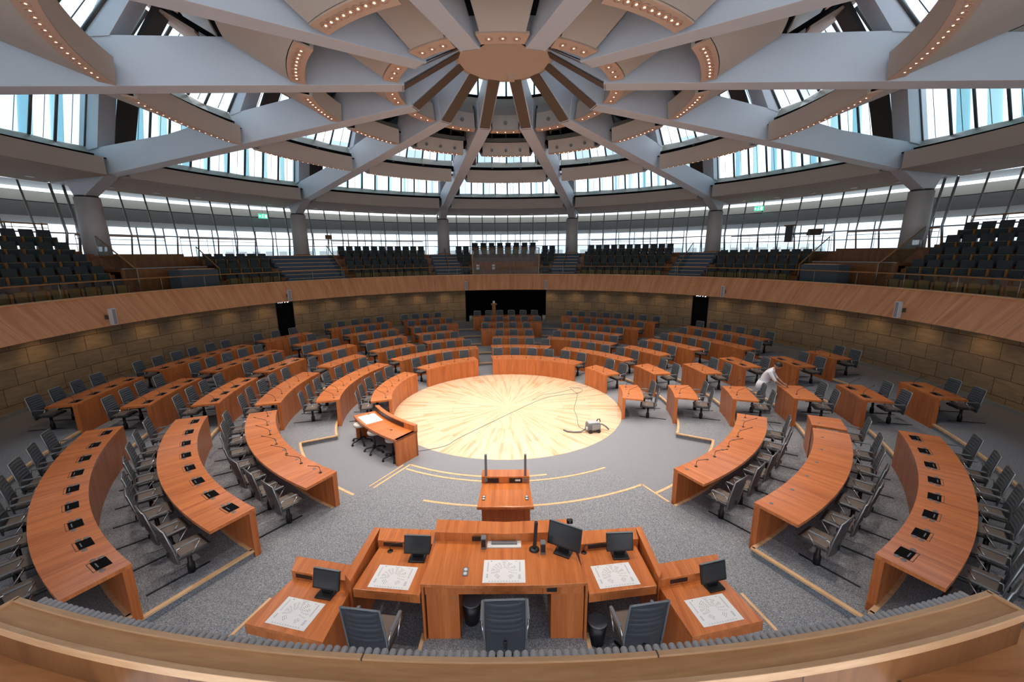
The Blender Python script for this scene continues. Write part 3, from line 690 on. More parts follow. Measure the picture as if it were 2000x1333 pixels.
        for j in range(nz + 1):
            def pp(rz):
                h = 15 - degrees(asin(.3 / rz[0])); return pol(rz[0] + (zg if j % 2 else 0), a - h + 2 * h * j / nz, rz[1])
            th = .055 if kind == 'A' else .045
            obj('mullion', MB().tube([pp(wa), pp(wb)], th, 6), M['conc'], w)
            if kind != 'C' and j < nz:
                def pq(rz, fr): 
                    h = 15 - degrees(asin(.3 / rz[0])); return pol(rz[0] + (zg * (1 - fr) if j % 2 else zg * fr) - .05, a - h + 2 * h * (j + fr) / nz, rz[1])
                obj('glazing_bar', MB().tube([pq(wa, .5), pq(wb, .5)], .012, 5), M['conc'], w)
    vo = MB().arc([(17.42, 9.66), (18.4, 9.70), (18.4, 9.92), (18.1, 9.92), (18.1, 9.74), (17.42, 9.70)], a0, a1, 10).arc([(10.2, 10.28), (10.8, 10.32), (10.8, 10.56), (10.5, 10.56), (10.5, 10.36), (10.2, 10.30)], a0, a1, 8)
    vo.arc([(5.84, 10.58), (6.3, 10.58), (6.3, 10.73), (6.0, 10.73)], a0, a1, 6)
    struct('ceiling', vo, M['void'])  # near-black filler painted in as shade between fascia tops and sills
# decks above the sloping soffits, painted near-black as shade in the beam gaps
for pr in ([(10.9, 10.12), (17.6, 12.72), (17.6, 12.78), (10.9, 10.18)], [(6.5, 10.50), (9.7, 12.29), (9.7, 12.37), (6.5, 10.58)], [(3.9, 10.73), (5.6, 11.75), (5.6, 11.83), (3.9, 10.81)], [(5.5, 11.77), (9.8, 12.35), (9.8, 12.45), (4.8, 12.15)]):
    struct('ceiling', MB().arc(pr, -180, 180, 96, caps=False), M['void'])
struct('ceiling', MB().arc([(10.9, 10.2), (17.7, 12.82), (17.7, 12.86), (10.9, 10.24)], -180, 180, 96, caps=False), M['paleroof'])
struct('ceiling', MB().arc([(18.45, 9.9), (21.3, 9.3), (21.3, 9.4), (18.45, 10.0)], -180, 180, 96, caps=False), M['lobbygrey'])
# exterior glass fins outside the clerestory: they give the bluish uprights seen in the panes
for a in wedges:
    for j in range(9):
        az = a - 12 + j * 3
        o = obj('glass_fin', MB().radial([(19.0, 9.9), (19.7, 9.9), (18.9, 12.9), (18.2, 12.9)], az + .7, .03), M['tealglass'])
        tag(o, 'vertical teal glass fin outside the clerestory window, one of the row around', 'glass fin', 'teal glass fins outside the clerestory')

# ------------------------------------------------------------------ desks
ROOF[0] = False
ROWR = {1: 4.10, 2: 5.74, 3: 7.42, 4: 9.10, 5: 10.79, 6: 12.60}
ROWH = {1: .77, 2: .92, 3: 1.06, 4: 1.20, 5: 1.34, 6: 1.48}
ORDW = {1: 'first row', 2: 'second row', 3: 'third row', 4: 'fourth row', 5: 'fifth row', 6: 'sixth row'}
D = {1: [(-108.6, -65.1, ''), (-56.0, -20, ''), (-10.5, 44.4, ''), (53.1, 71.2, ''), (89.2, 108.6, '')],
     2: [(-107.5, -62.9, ''), (-56.2, -15.3, ''), (-8.6, 19.5, ''), (26.2, 59.8, ''), (67.2, 81.2, ''), (94.2, 107.3, '')],
     3: [(-151.6, -113.5, 'L'), (-108.4, -82.4, ''), (-76.7, -60.6, ''), (-55.1, -39.2, ''), (-34.0, -18.3, ''), (-6.8, 10.1, ''), (15.5, 42.4, ''), (48.0, 64.2, ''), (75.2, 86.4, ''), (97.6, 108.0, ''), (117.6, 150.8, 'R')],
     4: [(-151.5, -114.0, 'L'), (-107.5, -90.6, ''), (-86.0, -72.9, ''), (-68.3, -55.1, ''), (-51.3, -37.2, ''), (-33.0, -20.1, ''), (-10.4, 8.0, ''), (17.0, 39.2, ''), (49.0, 66.5, ''), (75.6, 85.1, ''), (98.6, 107.0, ''), (115.6, 120.3, 'S'), (121.6, 150.5, 'R')],
     5: [(-151.6, -115.8, 'L'), (-107.4, -93.0, ''), (-88.8, -70.3, ''), (-65.2, -56.1, ''), (-50.9, -36.1, ''), (-32.1, -16.9, ''), (-9.0, 10.5, ''), (18.0, 41.5, ''), (49.9, 73.1, ''), (80.3, 88.3, ''), (99.2, 107.3, ''), (119.2, 150.3, 'R')],
     6: [(-106.3, -93.8, ''), (-90.2, -70.8, ''), (-67.6, -56.0, ''), (-51.3, -34.7, ''), (-31.4, -19.2, ''), (-11.1, 8.5, ''), (15.4, 42.3, ''), (50.1, 69.3, ''), (79.8, 86.0, ''), (98.9, 105.9, '')]}
TRAY = {4: (0, 1, 2, 9), 5: (0, 1, 2, 9, 10, 11), 6: (0, 1, 9)}
NOMIC = {4: (0, 11, 12), 5: (0, 11)}
def make_chair():
    t = thing('conference_chair', 'x', 'chair')
    # back shell: profile with ribs, sampled up the height
    sh = MB(); zs = [.36 + .66 * i / 44 for i in range(45)]; nx = 6
    def prof(z):
        y = -.235 - .11 * max(0, (z - .5)) ** 1.1 * 1.9 + (.06 * max(0, .5 - z)); return y
    for z in zs:
        rib = (.013 * abs(sin(pi * (z - .60) / .065))) if .60 < z < .99 else 0
        hw_ = .215 + .012 * sin((z - .36) / .66 * pi)
        for s_, k in (('f', 1), ('b', -1)):
            for j in range(nx + 1):
                x = -hw_ + 2 * hw_ * j / nx; cv = .035 * (x / hw_) ** 2; ed = 1 - (abs(x) / hw_) ** 8
                sh.v.append(Vector((x, prof(z) + cv + k * (.010 + rib * ed), z)))
    W = 2 * (nx + 1)
    for i in range(len(zs) - 1):
        for off in (0, nx + 1):
            for j in range(nx):
                q = i * W + off + j; sh.face([q, q + 1, q + 1 + W, q + W], [(0, 0), (.1, 0), (.1, .1), (0, .1)], False)
        for j in (0, nx):
            q = i * W + j; sh.face([q, q + W, q + W + nx + 1, q + nx + 1], [(0, 0)] * 4)
    for i in (0, len(zs) - 1):
        for j in range(nx): q = i * W + j; sh.face([q, q + 1, q + nx + 2, q + nx + 1], [(0, 0)] * 4)
    b = obj('backrest', sh, M['mesh'], t, local=True)
    fr = MB().tube([(-.222, -.20, .37), (-.232, -.235, .62), (-.222, -.31, 1.015), (-.19, -.325, 1.028), (.19, -.325, 1.028), (.222, -.31, 1.015), (.232, -.235, .62), (.222, -.20, .37)], .011, 6)
    tag(obj('back_frame', fr, M['steel'], b, local=True), 'thin light metal edge')
    obj('back_lever', MB().box((0, -.262, .48), (.035, .02, .09)), M['black'], b, bevel=.008, local=True)
    st = obj('seat', MB().box((0, .03, .455), (.46, .46, .065)), M['leather'], t, bevel=.03, local=True)
    obj('seat_pad', MB().box((0, .02, .492), (.40, .38, .02)), M['taupe'], st, bevel=.012, local=True)
    for s in (-1, 1):
        a = MB(); x = s * .255
        a.tube([(s * .225, -.22, .50), (x, -.20, .66), (x, .10, .67), (x, .115, .645), (x, -.02, .49), (s * .22, .02, .44)], .011, 6)
        ar = obj('armrest', a, M['chrome'], t, local=True)
        obj('arm_pad', MB().box((x, -.04, .675), (.042, .26, .02)), M['greyplastic'], ar, bevel=.008, local=True)
    obj('seat_mount', MB().box((0, -.02, .405), (.18, .26, .045)), M['black'], t, bevel=.01, local=True)
    obj('pedestal', MB().lathe([(.055, 0), (.055, .16), (.034, .20), (.034, .40)], 14), M['black'], t, local=True)
    return t
chair0 = make_chair()
rail0 = obj('floor_rail', MB().box((0, -.17, .008), (.03, .86, .012)), M['black'], chair0, local=True)
cu = [False]
def put_chair(loc, rz, label, group, src=None):
    src = src or chair0
    if src is chair0 and not cu[0]: o = chair0; cu[0] = True
    else: o = copy_tree(src)
    o.location = loc; o.rotation_euler = (0, 0, rz); o['label'] = label; o['group'] = group
    return o
# microphone: local +Y points to the seat
mic_me = None
def mic_mesh():
    m = MB().lathe([(.001, 0), (.032, 0), (.032, .008), (.010, .016)], 12)
    m.tube([(0, 0, .01), (0, .005, .11), (0, .03, .155), (0, .10, .20), (0, .25, .285)], .0055, 6)
    m.tube([(0, .25, .285), (0, .29, .308)], .0085, 6)
    return m
tray_lid = None
protos = {}
def child_copy(key, build, mat, parent, loc, rz):
    if key not in protos:
        o = obj(key, build(), M[mat], parent, local=True); protos[key] = o
    else: o = protos[key].copy(); C.objects.link(o)
    o.parent = parent; o.location = loc; o.rotation_euler = (0, 0, rz)
    return o
cnum = 0
for row, ds in D.items():
    r0 = ROWR[row]; h = ROWH[row]; plain_i = 0
    nplain = len([d for d in ds if d[2] == ''])
    for di, (a0, a1, kind) in enumerate(ds):
        am = (a0 + a1) / 2
        if kind == '': plain_i += 1
        where = {'': '%s desk from the left' % ORD[plain_i - 1], 'L': 'foreground desk at the left', 'R': 'foreground desk at the right', 'S': 'short box-like desk at the right'}[kind]
        zf = TIER[row - 1]; zl = TIER[max(0, row - 2)] if abs(am) < 111 else (.14 if row == 3 else TIER[row - 1] - .14)
        near_ = abs(am) > 111
        t = thing('conference_desk', 'curved cherry wood desk, %s, %s' % (ORDW[row], where), 'desk', pol(r0 + .3, am, zf), 0, 'curved desks of the ' + ORDW[row])
        n = max(4, int((a1 - a0) / 1.6))
        dep = .72 if row > 1 else .68
        obj('tabletop', MB().arc([(r0 + .0, h - .055), (r0 + dep, h - .055), (r0 + dep, h), (r0 + .0, h)], a0, a1, n), M['desk'], t)
        obj('front_panel', MB().arc([(r0 + .004, zl), (r0 + .11, zl), (r0 + .11, h - .055), (r0 + .004, h - .055)], a0, a1, n), M['front'], t)
        rc = r0 + dep + .12
        L_ = R(a1 - a0) * (rc); nc = max(1, int(L_ / .78 + .5)) if not (kind == 'L' and row == 5) else 9
        if row == 4 and kind == 'L': nc = 8
        if kind == 'S': nc = 1
        for j in range(nc):
            az = a0 + (a1 - a0) * (j + .5) / nc
            if kind == 'S':
                pass
            e = r0 + .20
            ang = pi - R(az)      # +Y of a child then points to the centre; mics point outward
            if j >= 0 and not (row in NOMIC and di in NOMIC[row]):
                lp = pol(e, az - degrees(.10 / e) * (1 if az > -180 else 1), h) - t.location
                child_copy('microphone', mic_mesh, 'black', t, lp, -R(az) + random.uniform(-.25, .25))
            vis = row <= 3 or abs(am) > 60
            if vis:
                lp = pol(r0 + .17, az + degrees(.16 / r0), h + .001) - t.location
                child_copy('cable_cap', lambda: MB().lathe([(.001, .004), (.032, .004), (.036, -.002)], 14), 'greyplastic', t, lp, 0)
            if row in TRAY and di in TRAY[row]:
                rp = r0 + .21; lp = pol(rp, az, h) - t.location
                tr = child_copy('screen_tray', lambda: MB().box((0, 0, .001), (.27, .17, .004)), 'void', t, lp, -R(az))
                if not tr.children:
                    child_copy('tray_frame', lambda: MB().box((0, .118, .002), (.29, .008, .006)).box((.141, .07, .002), (.008, .1, .006)).box((-.141, .07, .002), (.008, .1, .006)), 'ribsoffit', tr, Vector((0, 0, 0)), 0)
                    child_copy('tray_slot', lambda: MB().box((0, .045, .004), (.13, .014, .004)), 'greyplastic', tr, Vector((0, 0, 0)), 0)
                for s in (-1, 1):
                    lp = pol(r0 + .25, az + s * degrees(.19 / rp), h + .001) - t.location
                    child_copy('cable_cap', None, 'greyplastic', t, lp, 0)
            if kind == 'S': nm = 'grey ribbed swivel chair behind the short box-like desk at the right, fourth row'
            else:
                if kind == 'L' or kind == 'R':
                    k = j if kind == 'L' else nc - 1 - j
                    nm = 'grey ribbed chair, %s from the near end, %s, %s foreground desk' % (ORD[k], ORDW[row], 'left' if kind == 'L' else 'right')
                else: nm = 'grey ribbed chair, %s from left, %s, %s' % (ORD[j], ORDW[row], where)
            zc = TIER[row - 1]; rcc = r0 + dep + .17 + random.uniform(-.02, .04)
            put_chair(pol(rcc, az, zc), pi - R(az) + random.uniform(-.10, .10), nm, 'chairs of the ' + ORDW[row])

# ------------------------------------------------------------------ stenographers' desk and stools
S = thing('steno_desk', 'small curved wooden side desk with raised rim beside the round parquet', 'desk', (-3.6, -3.2, 0))
# arc about a centre of its own: inner edge faces the parquet
cx, cy = 0.55, 0.85
def P2(r, a): return (cx + r * sin(R(a)), cy + r * cos(R(a)))
def arc2(r0, r1, a0, a1, z0, z1, n=14):
    mb = MB(); pts = [P2(r0, a0 + (a1 - a0) * i / n) for i in range(n + 1)] + [P2(r1, a1 - (a1 - a0) * i / n) for i in range(n + 1)]
    # build strip wise so that the slab stays convex per face
    for i in range(n):
        A, B = a0 + (a1 - a0) * i / n, a0 + (a1 - a0) * (i + 1) / n
        b = len(mb.v); q = [P2(r0, A), P2(r0, B), P2(r1, B), P2(r1, A)]
        mb.v += [Vector((p[0], p[1], z0)) for p in q] + [Vector((p[0], p[1], z1)) for p in q]
        u0, u1 = R(A) * r0, R(B) * r0
        mb.face([b + 4, b + 5, b + 6, b + 7], [(u0, 0), (u1, 0), (u1, r1 - r0), (u0, r1 - r0)]); mb.face([b, b + 1, b + 2, b + 3], [(u0, 0), (u1, 0), (u1, r1 - r0), (u0, r1 - r0)])
        mb.face([b, b + 1, b + 5, b + 4], [(u0, z0), (u1, z0), (u1, z1), (u0, z1)]); mb.face([b + 3, b + 2, b + 6, b + 7], [(u0, z0), (u1, z0), (u1, z1), (u0, z1)])
        if i == 0: mb.face([b, b + 3, b + 7, b + 4], [(r0, z0), (r1, z0), (r1, z1), (r0, z1)])
        if i == n - 1: mb.face([b + 1, b + 2, b + 6, b + 5], [(r0, z0), (r1, z0), (r1, z1), (r0, z1)])
    return mb
def ra(p): 
    d = Vector(p) - Vector((cx, cy)); return d.length, degrees(atan2(d.x, d.y))
r_in, r_out = 5.62, 6.30
sa0, sa1 = -147.0, -124.2
obj('tabletop', arc2(r_in, r_out, sa0, sa1, .70, .76), M['desk'], S)
obj('raised_rim', arc2(r_in - .10, r_in + .02, sa0, sa1, .70, .93), M['desk'], S)
obj('front_panel', arc2(r_in - .08, r_in - .02, sa0, sa1, 0, .70), M['front'], S)
obj('side_panel', arc2(r_in - .08, r_out - .02, sa0, sa0 + .8, 0, .76, 1), M['front'], S)
obj('side_panel', arc2(r_in - .08, r_out - .02, sa1 - .8, sa1, 0, .70, 1), M['front'], S)
obj('socket_strip', arc2(r_in + .02, r_in + .03, sa0 + 4.5, sa1 - .4, .78, .90), M['black'], S)
for a_, r_ in ((-141, 5.95), (-126, 5.9)):
    p = P2(r_, a_); obj('cable_cap', MB().box((p[0], p[1], .765), (.07, .035, .008)), M['black'], S)
q0 = P2(5.98, -129.6)
pap = obj('paper_sheet', MB().box((0, 0, 0), (.50, .72, .004)), M['paper'], None); pap.location = (q0[0], q0[1], .766); pap.rotation_euler = (0, 0, -R(-129.6) + pi / 2)
tag(pap, 'large blank white sheet lying on the small curved side desk', 'paper')
def make_stool():
    t = thing('swivel_stool', 'x', 'stool')
    obj('seat_pad', MB().lathe([(.001, .63), (.14, .635), (.175, .62), (.185, .58), (.175, .545), (.001, .54)], 28), M['stoolpad'], t, local=True)
    obj('gas_lift', MB().lathe([(.03, .12), (.03, .34), (.018, .35), (.018, .54)], 14), M['black'], t, local=True)
    for k in range(5):
        a = 2 * pi * k / 5 + .3; d = Vector((cos(a), sin(a), 0))
        lg = obj('leg', MB().tube([Vector((0, 0, .13)), d * .12 + Vector((0, 0, .12)), d * .29 + Vector((0, 0, .075))], [.032, .026, .017], 8), M['black'], t, local=True)
        c = d * .29; s_ = Vector((-d.y, d.x, 0)) * .022
        obj('caster', MB().tube([c + Vector((0, 0, .03)) - s_, c + Vector((0, 0, .03)) + s_], .03, 12), M['black'], lg, local=True)
    return t
st0 = make_stool()
for k, (x, y) in enumerate(((-4.38, -2.98), (-3.78, -3.52), (-3.13, -3.98))):
    o = st0 if k == 0 else copy_tree(st0); o.location = (x, y, 0); o.rotation_euler = (0, 0, k * .5)
    o['label'] = ['left', 'middle', 'right'][k] + ' pale round swivel stool on casters at the small curved side desk'; o['group'] = 'stools at the side desk'

# ------------------------------------------------------------------ lectern
t = thing('lectern', 'wide wooden lectern facing away, with two slim black column microphones', 'lectern', (.075, -7.5, .28))
x0, x1 = -.37, .52
obj('body', MB().box(((x0 + x1) / 2, -7.42, .74), (x1 - x0, .62, .92)), M['front'], t, bevel=.006)
obj('top', MB().slab([(-.42, -8.06), (.57, -8.06), (.52, -7.30), (-.39, -7.30)], 1.19, 1.235), M['desk'], t, bevel=.01)
obj('front_edge', MB().box((.075, -8.05, 1.20), (1.0, .03, .05)), M['desk'], t, bevel=.01)
obj('raised_back', MB().box((.065, -7.17, 1.27), (.92, .26, .20)), M['desk'], t, bevel=.005)
obj('port_panel', MB().box((-.19, -7.305, 1.29), (.25, .01, .09)), M['black'], t)
pp_ = obj('port_panel', MB().box((.26, -7.305, 1.29), (.25, .01, .09)), M['black'], t)
obj('port_sockets', MB().box((.30, -7.312, 1.295), (.10, .01, .035)), M['white'], pp_)
for s in (-.32, .455):
    so = obj('socket_plate', MB().box((s, -7.80, 1.238), (.055, .14, .008)), M['black'], t)
    for k in (-1, 1): obj('socket', MB().lathe([(.001, 1.247), (.024, 1.247), (.024, 1.24)], 14, c=(s, -7.80 + k * .035, 0)), M['white'], so)
for s, nm in ((-.31, 'left'), (.445, 'right')):
    m = obj('column_microphone', MB().box((s, -7.26, 1.55), (.045, .05, .52)), M['greyplastic'], t, bevel=.006)
    obj('joint', MB().tube([(s, -7.32, 1.30), (s, -7.24, 1.30)], .035, 12), M['greyplastic'], m)
for s in (-.155, .32): obj('body_slot', MB().box((s, -7.735, .55), (.025, .012, .35)), M['black'], t)

# ------------------------------------------------------------------ presidium
struct('floor', MB().slab([(-1.06, -10.9), (1.25, -10.9), (1.25, -8.8), (-1.06, -8.8)], .28, .42), M['carpet'])
trim(bar((-1.03, -9.75), (-1.05, -10.9), .42, .05)); trim(bar((1.22, -9.75), (1.24, -10.9), .42, .05))
trim(bar((3.79, -8.95), (4.05, -10.1), .285, .05))
trim(bar((-3.6, -9.0), (-3.95, -10.2), .285, .05))
pc = thing('presidium_desk', 'large central cherry wood presidium desk with high rear ledge', 'desk', (.09, -9.4, .42))
obj('tabletop', MB().slab([(-1.01, -9.86), (-.5, -9.885), (.09, -9.895), (.68, -9.885), (1.19, -9.85), (1.08, -9.02), (.09, -9.07), (-.95, -9.02)], 1.27, 1.32), M['desk'], pc, bevel=.005)
obj('rear_ledge', MB().slab([(-.96, -9.03), (.09, -9.08), (1.09, -9.03), (1.05, -8.74), (.09, -8.80), (-.98, -8.73)], 1.20, 1.47), M['desk'], pc, bevel=.004)
obj('rear_panel', MB().slab([(-.95, -8.80), (.09, -8.86), (1.04, -8.80), (1.04, -8.75), (.09, -8.81), (-.95, -8.75)], .28, 1.22), M['front'], pc)
obj('apron', MB().box((.09, -9.83, 1.21), (2.10, .03, .13)), M['front'], pc)
for s, nm in ((-.73, 'left'), (.93, 'right')):
    pd = obj('pedestal_cabinet', MB().box((s, -9.62, .78), (.44, .42, .74)), M['front'], pc, bevel=.004)
    obj('lock', MB().disc((s + (.15 if s < 0 else -.15), -9.832, 1.08), .012, 10, (0, -1, 0)), M['steel'], pd)
for s in (-.985, 1.175): obj('side_panel', MB().box((s, -9.45, .80), (.035, .82, .98)), M['front'], pc)
obj('drawer_front', MB().box((.10, -9.848, 1.215), (.74, .012, .05)), M['desk'], pc, bevel=.003)
obj('control_panel', MB().box((.72, -9.85, 1.215), (.13, .01, .06)), M['black'], pc)
sk = obj('socket_plate', MB().box((-.435, -9.655, 1.324), (.075, .15, .008)), M['greyplastic'], pc)
for k in (-1, 1): obj('socket', MB().lathe([(.001, 1.333), (.026, 1.333), (.026, 1.326)], 14, c=(-.435, -9.655 + k * .037, 0)), M['white'], sk)
obj('port_panel', MB().box((-.33, -9.085, 1.39), (.14, .01, .07)), M['black'], pc)
for nm, fx, pts, wl in (('left', -1, [(-1.95, -9.75), (-1.02, -9.86), (-1.0, -9.02), (-1.84, -8.92)], [(-1.87, -8.93), (-1.0, -9.03), (-1.02, -8.70), (-1.92, -8.64)]),
                        ('right', 1, [(2.15, -9.72), (1.21, -9.86), (1.16, -9.05), (2.09, -8.92)], [(2.13, -8.93), (1.14, -9.06), (1.12, -8.76), (2.16, -8.66)])):
    d = thing('presidium_desk', nm + ' lower presidium side desk with seating plan and flat screen', 'desk', (pts[0][0] * .5 + pts[1][0] * .5, -9.3, .28))
    obj('tabletop', MB().slab(pts, 1.105, 1.15), M['desk'], d, bevel=.004)
    obj('apron', MB().slab([pts[0], pts[1], (pts[1][0], pts[1][1] + .03), (pts[0][0], pts[0][1] + .03)], 1.02, 1.11), M['front'], d)
    obj('rear_ledge', MB().slab(wl, 1.08, 1.26), M['desk'], d, bevel=.004)
    obj('rear_panel', MB().slab([(wl[2][0], wl[2][1] - .06), (wl[3][0], wl[3][1] - .06), wl[3], wl[2]], .28, 1.1), M['front'], d)
    q = wl[3]; e = (-2.12, -9.62) if fx < 0 else (2.28, -9.58)
    obj('side_wall', MB().slab([q, (q[0] + fx * .10, q[1] + .02), (e[0] - fx * .02, e[1]), (pts[0][0] + fx * .02, pts[0][1])], .28, 1.26), M['desk'], d, bevel=.004)
    cpx = wl[0][0] * .35 + wl[1][0] * .65; cpy = wl[0][1] * .35 + wl[1][1] * .65
    if fx < 0: cpx, cpy = wl[0][0] * .72 + wl[1][0] * .28, wl[0][1] * .72 + wl[1][1] * .28
    obj('port_panel', MB().box((0, 0, 0), (.30, .012, .055), Matrix.Translation((cpx, cpy - .008, 1.205)) @ Matrix.Rotation(-.11 if fx < 0 else .13, 4, 'Z')), M['black'], d)
    mx, my = (-1.65, -9.04) if fx < 0 else (1.27, -9.09)
    mc = obj('microphone', MB().lathe([(.001, .004), (.042, .004), (.044, -.002)], 16, c=(mx, my, 1.152)).tube([(mx, my, 1.15), (mx, my + .01, 1.23), (mx + .02, my + .03, 1.25), (mx + .30 * 1, my + .06, 1.26)], .006, 6), M['black'], d)
for nm, fx, pts, wl in (('left', -1, [(-3.16, -10.16), (-2.06, -10.42), (-2.03, -9.62), (-2.93, -9.41)], [(-2.95, -9.42), (-2.05, -9.62), (-2.08, -9.33), (-3.02, -9.13)]),
                        ('right', 1, [(3.34, -10.15), (2.36, -10.37), (2.22, -9.60), (3.17, -9.42)], [(3.18, -9.43), (2.22, -9.62), (2.26, -9.33), (3.24, -9.13)])):
    d = thing('presidium_desk', 'outermost ' + nm + ' wing desk of the presidium with seating plan', 'desk', (pts[0][0] * .5 + pts[1][0] * .5, -9.9, .28))
    obj('tabletop', MB().slab(pts, .98, 1.03), M['desk'], d, bevel=.004)
    obj('apron', MB().slab([pts[0], pts[1], (pts[1][0] - fx * 0, pts[1][1] + .03), (pts[0][0], pts[0][1] + .03)], .88, .985), M['front'], d)
    obj('rear_ledge', MB().slab(wl, .96, 1.15), M['desk'], d, bevel=.004)
    obj('rear_panel', MB().slab([(wl[2][0], wl[2][1] - .06), (wl[3][0], wl[3][1] - .06), wl[3], wl[2]], .28, .98), M['front'], d)
    i0, i1 = pts[1], pts[2]
    obj('side_panel', MB().slab([i0, i1, (i1[0] + fx * .04, i1[1]), (i0[0] + fx * .04, i0[1])], .28, .98), M['front'], d)
    k = .78 if fx < 0 else .30
    cpx, cpy = wl[0][0] * k + wl[1][0] * (1 - k), wl[0][1] * k + wl[1][1] * (1 - k)
    obj('port_panel', MB().box((0, 0, 0), (.26, .012, .055), Matrix.Translation((cpx, cpy - .006, 1.09)) @ Matrix.Rotation(-.22 if fx < 0 else .2, 4, 'Z')), M['black'], d)
# seating plans
def plan_print():
    mb = MB(); W_, H_ = .57, .41
    def dash(r, a, l, w=.0042):
        x, y = r * sin(R(a)), r * cos(R(a)); d = Vector((cos(R(a)), -sin(R(a)))) * l / 2; n = Vector((sin(R(a)), cos(R(a)))) * w / 2
        c = Vector((x, y - .005)); mb.v.extend([Vector((*(c - d - n), .0035)), Vector((*(c + d - n), .0035)), Vector((*(c + d + n), .0035)), Vector((*(c - d + n), .0035))]); b = len(mb.v) - 4
        mb.face([b, b + 1, b + 2, b + 3], [(0, 0)] * 4)
    for row, ds in D.items():
        r = .045 + row * .0205
        for a0, a1, k in ds:
            n = max(1, int((a1 - a0) / 13))
            for j in range(n): dash(r, a0 + (a1 - a0) * (j + .5) / n, R((a1 - a0) / n) * r * .8)
    return mb
def plan_blue():
    mb = MB()
    def q(x0, y0, x1, y1): 
        b = len(mb.v); mb.v.extend([Vector((x0, y0, .0035)), Vector((x1, y0, .0035)), Vector((x1, y1, .0035)), Vector((x0, y1, .0035))]); mb.face([b, b + 1, b + 2, b + 3], [(0, 0)] * 4)
    for k in range(24):
        y = .165 - k * .0075; q(-.232, y, -.222 + .004 * (k % 3), y + .004); q(.205, y, .219 + .004 * (k % 2), y + .004)
    for k in range(11): q(-.20 + k * .038, -.178, -.185 + k * .038, -.172); q(-.20 + k * .038, -.188, -.18 + k * .038, -.184)
    for k in range(6): q(-.238, -.06 - k * .012, -.215, -.054 - k * .012); q(.19, -.075 - k * .013, .222, -.069 - k * .013)
    q(-.19, .172, -.172, .186); q(.15, .172, .18, .178); q(-.05, .182, .05, .186)
    return mb
sheets = [('middle of the central presidium desk', (.09, -9.645, 1.322), 0.0), ('left presidium side desk', (-1.455, -9.55, 1.152), -.105), ('right presidium side desk', (1.625, -9.535, 1.152), .14),
          ('outermost left wing desk', (-2.59, -10.015, 1.032), -.225), ('outermost right wing desk', (2.79, -9.99, 1.032), .205)]
s0_ = None
for nm, loc, rz in sheets:
    if s0_ is None:
        s0_ = obj('seating_plan', MB().box((0, 0, .0015), (.57, .41, .003)), M['paper'])
        obj('seat_diagram', plan_print(), M['ink'], s0_, local=True, fixn=False); obj('side_notes', plan_blue(), M['inkblue'], s0_, local=True, fixn=False); o = s0_
    else: o = copy_tree(s0_)
    o.location = loc; o.rotation_euler = (0, 0, rz)
    tag(o, 'printed white seating plan sheet on the ' + nm, 'paper', 'seating plans')
# screens
def make_monitor(w, h):
    t = thing('flat_screen', 'x', 'monitor')
    T_ = Matrix.Translation((0, 0, .05)) @ Matrix.Rotation(R(-14), 4, 'X')
    bd = obj('housing', MB().box((0, 0, h / 2 + .03), (w, .035, h), T_), M['black'], t, bevel=.008, local=True)
    obj('screen', MB().box((0, -.019, h / 2 + .035), (w - .035, .003, h - .045), T_), M['screen'], bd, local=True)
    obj('top_edge', MB().box((0, 0, h + .031), (w - .01, .03, .004), T_), M['steel'], bd, local=True)
    ft = obj('foot', MB().box((0, .0, .012), (.24, .17, .024)).box((0, .03, .06), (.16, .035, .11)), M['black'], t, bevel=.006, local=True)
    return t
m0 = make_monitor(.40, .27); first = True
for nm, loc, rz in (('left presidium side desk', (-1.20, -9.20, 1.15), -.06), ('right presidium side desk', (1.79, -9.16, 1.15), .05), ('outermost left wing desk', (-2.33, -9.72, 1.03), -.20), ('outermost right wing desk', (2.97, -9.62, 1.03), .26)):
    o = m0 if first else copy_tree(m0); first = False
    o.location = loc; o.rotation_euler = (0, 0, rz); tag(o, 'black flat screen on a foot standing on the ' + nm, 'monitor', 'presidium screens')
mb_ = make_monitor(.50, .34); mb_.location = (.93, -9.30, 1.32); mb_.rotation_euler = (0, 0, -.50)
tag(mb_, 'large black flat screen turned left on the central presidium desk', 'monitor')
t = thing('webcam', 'small black webcam clipped on top behind the large central screen', 'webcam', (1.04, -9.16, 1.72)); obj('camera_body', MB().box((1.04, -9.14, 1.72), (.09, .05, .07)), M['black'], t, bevel=.015); obj('lens', MB().tube([(1.04, -9.165, 1.72), (1.04, -9.175, 1.72)], .015, 10), M['steel'], t)
t = thing('column_microphone', 'tall slim black column microphone on round base left of the large screen', 'microphone', (.52, -9.23, 1.32))
obj('base', MB().lathe([(.001, .03), (.05, .03), (.075, .012), (.078, 0)], 24, c=(.52, -9.23, 1.32)), M['black'], t)
obj('column', MB().box((0, 0, .22), (.05, .045, .40), Matrix.Translation((.52, -9.23, 1.33)) @ Matrix.Rotation(R(4), 4, 'Y') @ Matrix.Rotation(R(-6), 4, 'X')), M['black'], t, bevel=.006)
for x, y, nm in ((-.22, -9.18, 'left of the white tray'), (.64, -9.29, 'between column microphone and large screen')):
    t = thing('desk_speaker', 'small grey desk loudspeaker ' + nm, 'speaker', (x, y, 1.32)); obj('cabinet', MB().box((x, y, 1.41), (.075, .09, .18)), M['greyplastic'], t, bevel=.008); obj('grille', MB().box((x, y - .047, 1.42), (.06, .004, .12)), M['black'], t)
t = thing('desk_tray', 'white flat unit with dark slot bar on the central desk by the rear ledge', 'tray', (.08, -9.11, 1.32))
obj('plate', MB().box((.08, -9.125, 1.33), (.50, .15, .02)), M['white'], t, bevel=.004); obj('slot_bar', MB().box((.08, -9.12, 1.35), (.38, .055, .03)), M['greyplastic'], t, bevel=.004)
